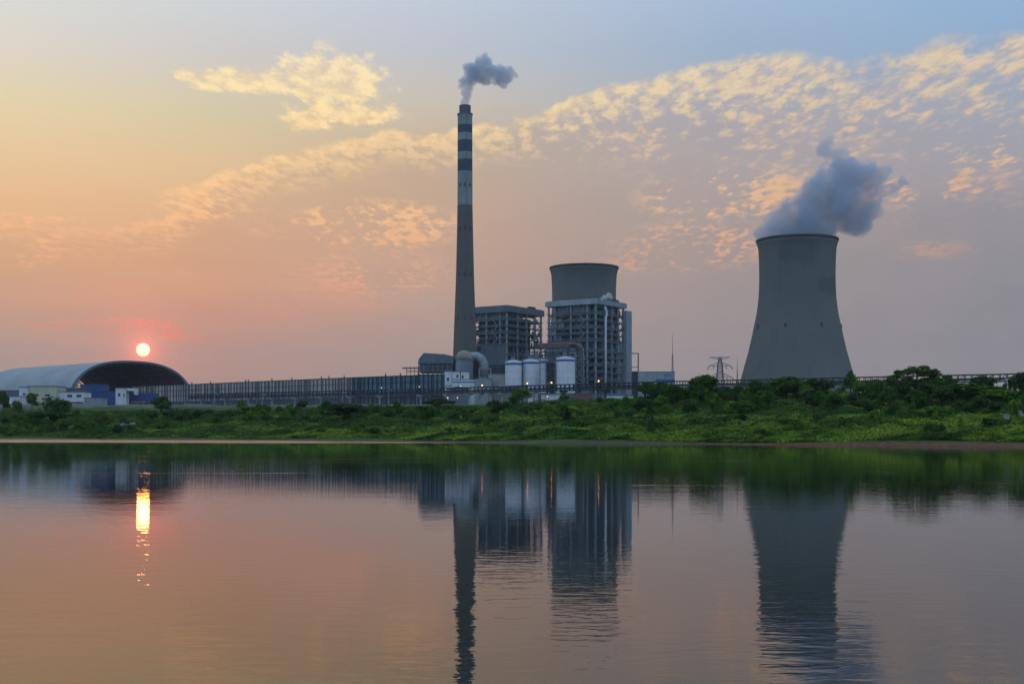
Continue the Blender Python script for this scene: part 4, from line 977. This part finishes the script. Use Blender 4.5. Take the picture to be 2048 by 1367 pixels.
# ------------------------------------------------------------------ vegetation
def leaf_mat(name, dark, light, hi, trans=0.25, vary=0.45):
    m = bpy.data.materials.new(name); m.use_nodes = True; t = m.node_tree; t.nodes.clear(); N = NT(t)
    geo = N.n('ShaderNodeNewGeometry'); oi = N.n('ShaderNodeObjectInfo')
    n1 = N.noise(geo.outputs['Position'], 0.35, 3, 0.6)
    n0 = N.noise(N.v('MULTIPLY', geo.outputs['Position'], (0.05, 0.09, 0.05)), 1.0, 4, 0.65)
    c = N.mix(N.ss(n1, 0.35, 0.65), dark, light)
    c = N.mix(N.m('MULTIPLY', N.ss(n0, 0.42, 0.62), N.ss(geo.outputs['Random Per Island'], 0.3, 1.0, 0.2, 1.0)), c, hi)
    c = N.mix(N.ss(oi.outputs['Random'], 0.0, 1.0, 0.0, vary), c, dark)
    d = N.n('ShaderNodeBsdfDiffuse'); N.put(d.inputs[0], c)
    tr = N.n('ShaderNodeBsdfTranslucent'); N.put(tr.inputs[0], c)
    mx = N.n('ShaderNodeMixShader'); mx.inputs[0].default_value = trans; t.links.new(d.outputs[0], mx.inputs[1]); t.links.new(tr.outputs[0], mx.inputs[2])
    o = N.n('ShaderNodeOutputMaterial'); t.links.new(mx.outputs[0], o.inputs[0])
    return m
L_DARK = leaf_mat('dark_leaves', (0.018, 0.050, 0.014), (0.070, 0.150, 0.028), (0.16, 0.28, 0.040))
L_MID = leaf_mat('mid_leaves', (0.030, 0.080, 0.015), (0.11, 0.24, 0.026), (0.24, 0.40, 0.040))
L_OLIVE = leaf_mat('olive_leaves', (0.030, 0.055, 0.022), (0.070, 0.115, 0.034), (0.12, 0.17, 0.045))
L_GRASS = leaf_mat('creeper_leaves', (0.035, 0.075, 0.016), (0.14, 0.235, 0.028), (0.31, 0.41, 0.048), 0.3, 0.0)
L_WEED = leaf_mat('dark_weed_leaves', (0.020, 0.050, 0.015), (0.055, 0.115, 0.024), (0.12, 0.20, 0.032), 0.25, 0.0)
L_TALL = leaf_mat('tall_grass_leaves', (0.060, 0.115, 0.025), (0.15, 0.24, 0.040), (0.28, 0.38, 0.06), 0.3, 0.0)
def leaf_quads(C, Nn, size, rs, aspect=0.62):
    k = len(C); Nn = Nn / np.maximum(np.linalg.norm(Nn, axis=1, keepdims=True), 1e-6)
    rv = rs.normal(size=(k, 3)); T = np.cross(Nn, rv); T /= np.maximum(np.linalg.norm(T, axis=1, keepdims=True), 1e-6); B = np.cross(Nn, T)
    s = size[:, None] if np.ndim(size) else size
    co = np.stack([C - T * s, C - B * s * aspect, C + T * s, C + B * s * aspect], 1).reshape(-1, 3)
    return co, np.arange(k * 4).reshape(-1, 4)
def crown_mesh(name, blobs, nleaf, size, seed, material):
    rs = np.random.RandomState(seed); C = []; Nn = []
    vol = np.array([b[3] * b[4] * b[5] for b in blobs]) ** (2 / 3); vol /= vol.sum()
    for b, f in zip(blobs, vol):
        k = max(20, int(nleaf * f)); d = rs.normal(size=(k, 3)); d /= np.linalg.norm(d, axis=1, keepdims=True)
        d[:, 2] = np.where(d[:, 2] < -0.35, -d[:, 2], d[:, 2])
        lump = 1 + 0.22 * np.sin(d[:, 0] * 5 + seed) * np.sin(d[:, 1] * 6 + b[0]) + 0.12 * np.sin(d[:, 2] * 11 + d[:, 0] * 9)
        rr = (0.62 + 0.42 * rs.rand(k) ** 0.6) * lump
        C.append(np.array(b[:3]) + d * rr[:, None] * np.array(b[3:6])); Nn.append(d + rs.normal(size=(k, 3)) * 0.55 + np.array([0, 0, .35]))
    C = np.concatenate(C); Nn = np.concatenate(Nn); keep = C[:, 2] > -0.3; C = C[keep]; Nn = Nn[keep]
    co, q = leaf_quads(C, Nn, size * (0.6 + 0.8 * rs.rand(len(C))), rs)
    me = rawmesh(name, co, q, False); me.materials.append(material); return me
def trunk_mesh(blobs, h, r, seed):
    rnd = random.Random(seed); b = MB(); top = (rnd.uniform(-.3, .3), rnd.uniform(-.3, .3), h)
    b.tube([(0, 0, -1.0), (rnd.uniform(-.15, .15), 0, h * .5), top], [r, r * .75, r * .55], 7)
    for bl in blobs[:7]:
        st = Vector((0, 0, h * rnd.uniform(.5, 1))); b.tube([st, st.lerp(Vector(bl[:3]), .55) + Vector((0, 0, -.3)), Vector(bl[:3])], [r * .45, r * .3, r * .08], 5)
    me = bpy.data.meshes.new('trunk'); me.from_pydata(b.V, [], b.Fc); me.materials.append(M['bark']); return me
def blobs_tree(seed, H, W, n=9, flat=1.0):
    rnd = random.Random(seed); out = []
    for k in range(n):
        an = rnd.uniform(0, 6.283); rr = W * .5 * math.sqrt(rnd.random()) * .72; s = W * rnd.uniform(.17, .27)
        z = H * rnd.uniform(.52, .86) - (rr / W) * H * .25
        out.append((rr * math.cos(an), rr * math.sin(an), z, s, s, s * .75 * flat))
    out.append((0, 0, H * .80, W * .28, W * .28, H * .20)); return out
def blobs_bush(seed, H, W, n=7):
    rnd = random.Random(seed); out = [(0, 0, H * .40, W * .38, W * .34, H * .50)]
    for k in range(n):
        an = rnd.uniform(0, 6.283); rr = W * .5 * rnd.uniform(.25, .75); s = W * rnd.uniform(.14, .24); out.append((rr * math.cos(an), rr * math.sin(an), H * rnd.uniform(.12, .66), s, s, s * .9))
    return out
protos = {}
def proto(kind, i):
    key = (kind, i)
    if key in protos: return protos[key]
    sd = hash_(kind) * 10 + i
    if kind == 'tree': H, W = 8.5, 7.5; bl = blobs_tree(sd, H, W); me = crown_mesh('crown', bl, 2600, .34, sd, [L_DARK, L_MID, L_DARK, L_OLIVE][i]); tk = trunk_mesh(bl, H * .55, .22, sd)
    elif kind == 'bush': H, W = 4.0, 6.0; bl = blobs_bush(sd, H, W); me = crown_mesh('crown', bl, 1700, .27, sd, [L_DARK, L_DARK, L_MID, L_OLIVE][i]); tk = trunk_mesh(bl, H * .4, .12, sd)
    elif kind == 'shrub': H, W = 2.2, 3.8; bl = blobs_bush(sd, H, W, 5); me = crown_mesh('crown', bl, 750, .23, sd, [L_MID, L_DARK, L_GRASS, L_MID][i]); tk = trunk_mesh(bl, H * .4, .07, sd)
    elif kind == 'slim': H, W = 7.0, 3.2; rnd = random.Random(sd); bl = [(rnd.uniform(-.4, .4), rnd.uniform(-.4, .4), H * (.28 + .11 * q), W * (.42 - .05 * q), W * (.42 - .05 * q), H * .10) for q in range(7)]; me = crown_mesh('crown', bl, 1300, .28, sd, [L_DARK, L_MID, L_OLIVE, L_DARK][i]); tk = trunk_mesh(bl, H * .7, .13, sd)
    protos[key] = (me, tk, H, W); return protos[key]
def hash_(s): return sum(ord(c) * (k + 3) for k, c in enumerate(s)) % 97
ARTN = dict(tree='tree', bush='bush', shrub='shrub', slim='slim_tree'); CATN = dict(tree='tree', bush='bush', shrub='shrub', slim='tree')
def put(kind, i, px, D, H, W=None, label=None, group=None, name=None, z=None, rz=None, rnd=random):
    X = PX(px, D); g = float(ground(X, D)) if z is None else z
    me, tk, h0, w0 = proto(kind, i); W = W or H / h0 * w0
    o = thing(name or ARTN[kind], label, CATN[kind], (X, D, g - .15), group, rz if rz is not None else rnd.uniform(0, 6.28))
    o.scale = (W / w0, W / w0, H / h0)
    for n_, m_ in (('crown', me), ('trunk', tk)):
        c = bpy.data.objects.new(n_, m_); COL.objects.link(c); c.parent = o
    return o
def Dof(y_ground, px):                       # nothing here: distances are chosen along the bank
    return None
# individual trees one can single out
def special_tree():
    # big spreading tree on the skyline of the right hill
    D = 318; X = PX(1829, D); g = float(ground(X, D)); zt = PZ(728, D); H = zt - g; W = 11.5
    bl = []
    rnd = random.Random(2)
    for k in range(26):
        u = rnd.uniform(-1, 1); dy = rnd.uniform(-.8, .8); top = math.sqrt(max(0, 1 - u * u * .8)); z = H * (.62 + .32 * top * rnd.uniform(.35, 1)); s = rnd.uniform(.9, 1.45); bl.append((u * W * .46, dy * W * .4, z, s, s, s * .62))
    for k in range(10): bl.append((rnd.uniform(-.3, .3) * W, rnd.uniform(-.3, .3) * W, H * rnd.uniform(.45, .62), 1.5, 1.5, 1.0))
    o = thing('tree', 'largest spreading round-crowned tree on the skyline of the right hill', 'tree', (X, D, g - .2))
    for n_, m_ in (('crown', crown_mesh('crown', bl, 5200, .27, 77, L_DARK)), ('trunk', trunk_mesh(bl, H * .5, .3, 77))):
        c = bpy.data.objects.new(n_, m_); COL.objects.link(c); c.parent = o
    # layered conifer-like tree at the tower's right foot
    D = 345; X = PX(1701, D); g = float(ground(X, D)); H = PZ(739, D) - g
    bl = []; rnd = random.Random(4)
    for q in range(8):
        z = H * (.42 + .075 * q); rr = (1 - q / 8.5) * 2.9
        for s in range(7): an = s * .9 + q; bl.append((rr * .65 * math.cos(an) , rr * .65 * math.sin(an), z + rnd.uniform(-.15, .15), rr * .36 + .15, rr * .36 + .15, .26))
    o = thing('conifer', 'dark layered conifer at the right foot of the wide cooling tower', 'tree', (X, D, g - .2))
    for n_, m_ in (('crown', crown_mesh('crown', bl, 2600, .24, 78, L_DARK)), ('trunk', trunk_mesh([], H * .95, .2, 78))):
        c = bpy.data.objects.new(n_, m_); COL.objects.link(c); c.parent = o
special_tree()
rnd = random.Random(21)
def top_h(px, D, ytop): return max(1.5, PZ(ytop, D) - float(ground(PX(px, D), D)) + .1)
for kind, i, px, D, yt, wpx, label in (
    ('tree', 0, 1408, 350, 750, 74, 'dark tree breaking the conveyor line left of the pylon'),
    ('tree', 2, 1572, 345, 753, 90, 'wide dark tree in front of the left part of the wide cooling tower'),
    ('tree', 3, 1628, 350, 758, 70, 'rounded tree in front of the middle of the wide cooling tower'),
    ('tree', 1, 1045, 520, 777, 46, 'lone dark tree standing before the conveyor below the second tank'),
    ('tree', 0, 1128, 470, 790, 30, 'small tree before the dark conveyor pier'),
    ('tree', 2, 322, 500, 793, 46, 'dark tree at the right corner of the raised blue gallery'),
    ('tree', 0, 64, 540, 786, 28, 'small dark tree in front of the cream building'),
    ('bush', 1, 108, 530, 792, 60, 'wide dark bush in front of the white annex'),
    ('bush', 0, 36, 540, 798, 22, 'small dark bush before the whitewashed hut'),
    ('tree', 3, 6, 520, 782, 24, 'tree cut by the left edge of the picture'),
    ('tree', 2, 880, 470, 796, 60, 'broad dark tree on the crest below the absorber tank'),
    ('tree', 1, 500, 440, 812, 66, 'big dark tree low on the left bank below the brown fence'),
    ('tree', 3, 690, 385, 806, 88, 'widest dark tree on the bank below the blue dust fence'),
    ('tree', 0, 100, 455, 822, 80, 'broad blue-dark tree near the water at the far left'),
    ('tree', 2, 345, 455, 820, 64, 'dark tree on the left bank beside the concrete slab'),
    ('slim', 0, 1302, 262, 832, 16, 'single upright dark shrub on the bright green middle bank'),
    ('slim', 1, 1922, 245, 832, 12, 'single upright dark shrub on the bright right bank'),
    ('tree', 1, 1870, 262, 812, 80, 'light leafy tree alone on the green right slope'),
    ('tree', 1, 1990, 300, 778, 90, 'tall bright tree below the white power pole'),
    ('tree', 3, 2046, 330, 744, 60, 'tall tree cut by the right edge of the picture'),
    ('tree', 0, 1930, 315, 766, 120, 'broad dark tree right of the spreading skyline tree'),
):
    put(kind, i, px, D, top_h(px, D, yt), wpx * D / F * 1.05, label, rnd=rnd)
# the rest of the banks: (x range, inland range m, count, kinds, height range m, label, group)
zones = [
    (-60, 330, 10, 60, 44, ('bush', 'bush', 'tree'), (3.0, 6.0), 'dark bush or tree in the thicket below the cream building', 'thicket on the far left bank'),
    (-60, 330, 60, 120, 34, ('bush', 'bush', 'shrub'), (2.4, 4.6), 'dark bush high on the far left bank', 'upper bushes on the far left bank'),
    (340, 640, 40, 125, 34, ('bush', 'tree', 'bush'), (3.4, 5.6), 'dark bush in the belt below the brown dust fence', 'belt of bushes under the brown fence'),
    (360, 640, 12, 50, 9, ('shrub', 'bush'), (1.8, 3.5), 'scattered bush on the terraced left shore', 'scattered bushes on the terraced shore'),
    (640, 1000, 36, 125, 44, ('bush', 'tree', 'bush'), (3.4, 6.0), 'dark bush in the belt below the blue dust fence', 'belt of bushes under the blue fence'),
    (560, 1060, 12, 42, 22, ('shrub', 'bush', 'shrub'), (1.6, 3.4), 'low bush among bright creepers on the middle shore', 'low bushes on the middle shore'),
    (1000, 1330, 50, 140, 38, ('bush', 'tree', 'bush', 'shrub'), (2.8, 5.2), 'dark bush on the bank below tanks and boiler house', 'bushes below the tanks'),
    (1280, 1500, 70, 165, 36, ('tree', 'tree', 'bush'), (4.0, 6.5), 'dark tree in the wood below the pylon', 'wood below the pylon'),
    (1490, 1760, 75, 165, 44, ('tree', 'bush', 'tree'), (3.5, 5.6), 'dark tree in the wood at the foot of the wide cooling tower', 'wood below the wide cooling tower'),
    (1740, 2090, 70, 160, 58, ('tree', 'tree', 'bush'), (3.8, 6.5), 'dark tree in the wood on the right hill crest', 'wood on the right hill crest'),
    (1060, 2080, 14, 80, 44, ('bush', 'bush', 'shrub', 'bush'), (2.2, 4.4), 'low bush dotted over the bright green right slope', 'low bushes on the right slope'),
    (1760, 2080, 45, 95, 16, ('tree', 'bush', 'slim'), (3.0, 5.0), 'young tree half way up the green right slope', 'young trees on the right slope'),
]
for x0, x1, t0, t1, cnt, kinds, hr, label, group in zones:
    for k in range(cnt):
        px = x0 + (x1 - x0) * (k + rnd.random()) / cnt; t = rnd.uniform(t0, t1)
        Y = 300.0
        for _ in range(12): Y = float(shore(PX(px, Y))) + t
        kind = rnd.choice(kinds); H = rnd.uniform(*hr) * (.62 if kind in ('bush', 'shrub') else 1)
        lab = label.replace('bush or tree', 'bush' if kind != 'tree' else 'tree')
        put(kind, rnd.randrange(4), px, Y, H, None, lab, group, rnd=rnd)
# creepers and tall grass carpeting the banks: one object of leaf clumps
def carpet():
    rs = np.random.RandomState(5); n = 420000
    px = rs.uniform(-40, 2090, n); t = 2 + 172 * rs.rand(n) ** 1.35
    Y = np.full(n, 300.0)
    for _ in range(8): Y = shore((px - 1024) / F * Y) + t
    X = (px - 1024) / F * Y
    Z = ground(X, Y)
    # patchiness: which plant grows where, and how high it stands
    gxs = np.arange(-420, 420, 2.5); gys = np.arange(150, 640, 2.5)
    PN = np.array([[mnoise.noise(Vector((x * 0.035, y * 0.05, 11.0))) + .6 * mnoise.noise(Vector((x * .11, y * .15, 5.0))) for x in gxs] for y in gys])
    HN = np.array([[max(0.0, mnoise.noise(Vector((x * 0.16, y * 0.20, 21.0))) + .25) for x in gxs] for y in gys])
    def samp(A_, x, y):
        i = np.clip(((x - gxs[0]) / 2.5), 0, len(gxs) - 2); j = np.clip(((y - gys[0]) / 2.5), 0, len(gys) - 2); i0 = i.astype(int); j0 = j.astype(int); fx = i - i0; fy = j - j0
        return (A_[j0, i0] * (1 - fx) + A_[j0, i0 + 1] * fx) * (1 - fy) + (A_[j0 + 1, i0] * (1 - fx) + A_[j0 + 1, i0 + 1] * fx) * fy
    pn, hn = samp(PN, X, Y), samp(HN, X, Y)
    # creepers win near the water on the right, weeds on the left and uphill
    bias = np.interp(px, [0, 500, 900, 1300, 2048], [-.46, -.32, -.08, .14, .20]) - np.interp(t, [0, 45, 80, 130], [-.18, 0.0, .25, .55]) + rs.normal(size=n) * .05
    isc = pn + bias > 0.0
    tall = (~isc) & (samp(PN, X + 60, Y * .9 + 20) > np.interp(px, [700, 1100], [.42, .22]))
    lim = .45 + np.interp(X, [40, 75], [0, .12]) + .25 * np.sin(X * .11) + .3 * rs.rand(n)
    lift = hn * np.where(isc, 1.1, 1.9) * np.clip((t - 4) / 12, 0, 1)
    e = 1.5; nx = (ground(X - e, Y) + samp(HN, X - e, Y) * 1.4 - ground(X + e, Y) - samp(HN, X + e, Y) * 1.4) / (2 * e); ny = (ground(X, Y - e) + samp(HN, X, Y - e) * 1.4 - ground(X, Y + e) - samp(HN, X, Y + e) * 1.4) / (2 * e)
    Nn = np.stack([nx * 1.6, ny * 1.6, np.full(n, .9)], 1) + rs.normal(size=(n, 3)) * .36
    C = np.stack([X, Y, Z + lift * (1 - .25 * rs.rand(n)) + .06 + .34 * rs.rand(n)], 1)
    for nm, m_, sel, sz, lab in (('creeper_cover', L_GRASS, isc & (Z > lim), .17, 'bright green creepers carpeting the lake bank'), ('weed_cover', L_WEED, (~isc) & (~tall) & (Z > lim), .20, 'dark green weeds and brush covering the upper bank'), ('grass_cover', L_TALL, tall & (Z > lim), .17, 'tall paler grass growing between the weeds')):
        co, q = leaf_quads(C[sel], Nn[sel], sz + .20 * rs.rand(int(sel.sum())), rs)
        me = rawmesh(nm, co, q, False); me.materials.append(m_)
        o = bpy.data.objects.new(nm, me); COL.objects.link(o); tag(o, lab, 'ground cover', kind='stuff')
carpet()
# concrete slab remains on the left bank
def slab():
    D = 425; X0, X1 = PX(224, D), PX(272, D); g = float(ground((X0 + X1) / 2, D)); root = thing('concrete_slab', 'broken grey concrete slab lying on the left bank', 'slab', ((X0 + X1) / 2, D, g))
    MB().box(X0, X1, D, D + 3, g - 1.5, g + 1.2).build('base', M['concrete'], root)
    MB().prism((X0 + 2.5, D), (1, 0), (0, 1), [(0, g + 1.2), (5.0, g + 1.2), (4.4, g + 2.0), (1.0, g + 2.1)], .4, 2.6).build('mound', M['concrete'], root)
    MB().bar((X1 + .6, D + 1, g + 1.2), (X1 + 4.5, D + 1, g + 2.1), .5).build('broken_beam', M['concrete'], root)
slab()

# ------------------------------------------------------------------ plumes
def plume(name, label, cat, puffs, D, dens, col, seed, nscale, soft=1.0, step=0.35):
    c0 = Vector((PX(puffs[0][0], D), D, PZ(puffs[0][1], D)))
    rnd = random.Random(seed); sph = []
    for x, y, r in puffs: sph.append((PX(x, D) - c0.x, rnd.uniform(-.25, .25) * r * D / F, PZ(y, D) - c0.z, r * D / F))
    bm = bmesh.new()
    for x, y, z, r in sph:
        res = bmesh.ops.create_icosphere(bm, subdivisions=2, radius=r * 1.08)
        for v in res['verts']:
            v.co *= 1 + .10 * mnoise.noise(v.co * (1.6 / r) + Vector((x, y, z))); v.co += Vector((x, y, z))
    me = bpy.data.meshes.new(name); bm.to_mesh(me); bm.free()
    ob = bpy.data.objects.new(name, me); COL.objects.link(ob); ob.location = c0; tag(ob, label, cat)
    md = ob.modifiers.new('remesh', 'REMESH'); md.mode = 'VOXEL'; md.voxel_size = min(s[3] for s in sph) * .28
    m = bpy.data.materials.new(name); m.use_nodes = True; t = m.node_tree; t.nodes.clear(); N = NT(t)
    co = N.n('ShaderNodeTexCoord').outputs['Object']
    wv = N.v('SUBTRACT', N.noise(co, nscale * .55, 2, .5, color=True), (.5, .5, .5))
    p = N.v('ADD', co, N.v('SCALE', wv, sc_=1.1 / nscale))
    fld = None
    for x, y, z, r in sph:
        q = N.m('SUBTRACT', 1.0, N.m('DIVIDE', N.v('DISTANCE', p, (x, y, z)), r)); fld = q if fld is None else N.m('MAXIMUM', fld, q)
    nz = N.noise(co, nscale, 5, .62)
    f = N.m('ADD', fld, N.m('MULTIPLY', N.m('SUBTRACT', nz, .53), 2.0))
    dn = N.m('MULTIPLY', N.ss(f, 0.04, .24 * soft), dens)
    v = N.n('ShaderNodeVolumePrincipled'); v.inputs['Color'].default_value = (*col, 1); N.put(v.inputs['Density'], dn); v.inputs['Anisotropy'].default_value = 0.0
    o = N.n('ShaderNodeOutputMaterial'); t.links.new(v.outputs[0], o.inputs['Volume'])
    me.materials.append(m)
    try: m.cycles.volume_step_rate = step
    except Exception: pass
    return ob
plume('chimney_smoke', 'small blue-grey smoke plume drifting right from the chimney top', 'smoke',
      [(931, 203, 12), (932, 190, 14), (933, 176, 17), (938, 160, 22), (946, 146, 26), (957, 150, 26), (964, 130, 20), (972, 118, 15), (975, 158, 18), (990, 148, 18), (1005, 150, 21), (1018, 146, 14), (1008, 164, 13), (1030, 152, 9), (978, 142, 20), (988, 160, 15), (995, 138, 12)], 900, .17, (.64, .80, .98), 3, .14, step=.10)  # bluish colour puts the backlit shade into the smoke
plume('cooling_tower_steam', 'big blue-grey steam cloud leaning right above the wide cooling tower', 'steam',
      [(1594, 478, 62), (1560, 464, 50), (1618, 458, 58), (1648, 452, 34), (1585, 435, 44), (1630, 420, 62), (1680, 400, 62), (1715, 430, 48), (1708, 448, 32), (1742, 415, 32), (1650, 375, 46), (1690, 352, 50), (1726, 352, 38), (1620, 385, 34), (1672, 312, 22), (1652, 298, 21), (1664, 284, 14), (1690, 300, 12), (1757, 352, 22), (1772, 343, 15), (1742, 380, 26), (1755, 400, 18), (1808, 366, 17), (1788, 376, 15), (1770, 384, 14), (1532, 466, 24), (1692, 268, 10), (1760, 420, 16)], 1000, .08, (.64, .80, .98), 6, .060, step=.09)  # white steam tinted blue so its backlit shade sits in the colour
plume('vent_steam', 'tiny white steam puff on the roof of the taller boiler house', 'steam',
      [(1204, 598, 5), (1210, 594, 7), (1217, 591, 7), (1223, 594, 5)], 905, .5, (.95, .95, .97), 9, .5)

# ------------------------------------------------------------------ haze
def haze():
    b = MB().box(-4400, 4400, -420, 4400, -9.5, 262).build('haze', [bpy.data.materials.new('haze')]); tag(b, kind='stuff')
    b['label'] = 'thin dusk haze over the lake and plant'; b['category'] = 'haze'
    m = b.data.materials[0]; m.use_nodes = True; t = m.node_tree; t.nodes.clear()
    v = t.nodes.new('ShaderNodeVolumePrincipled'); v.inputs['Color'].default_value = (.82, .86, .92, 1); v.inputs['Density'].default_value = 0.00005; v.inputs['Anisotropy'].default_value = 0.2
    o = t.nodes.new('ShaderNodeOutputMaterial'); t.links.new(v.outputs[0], o.inputs['Volume'])
haze()
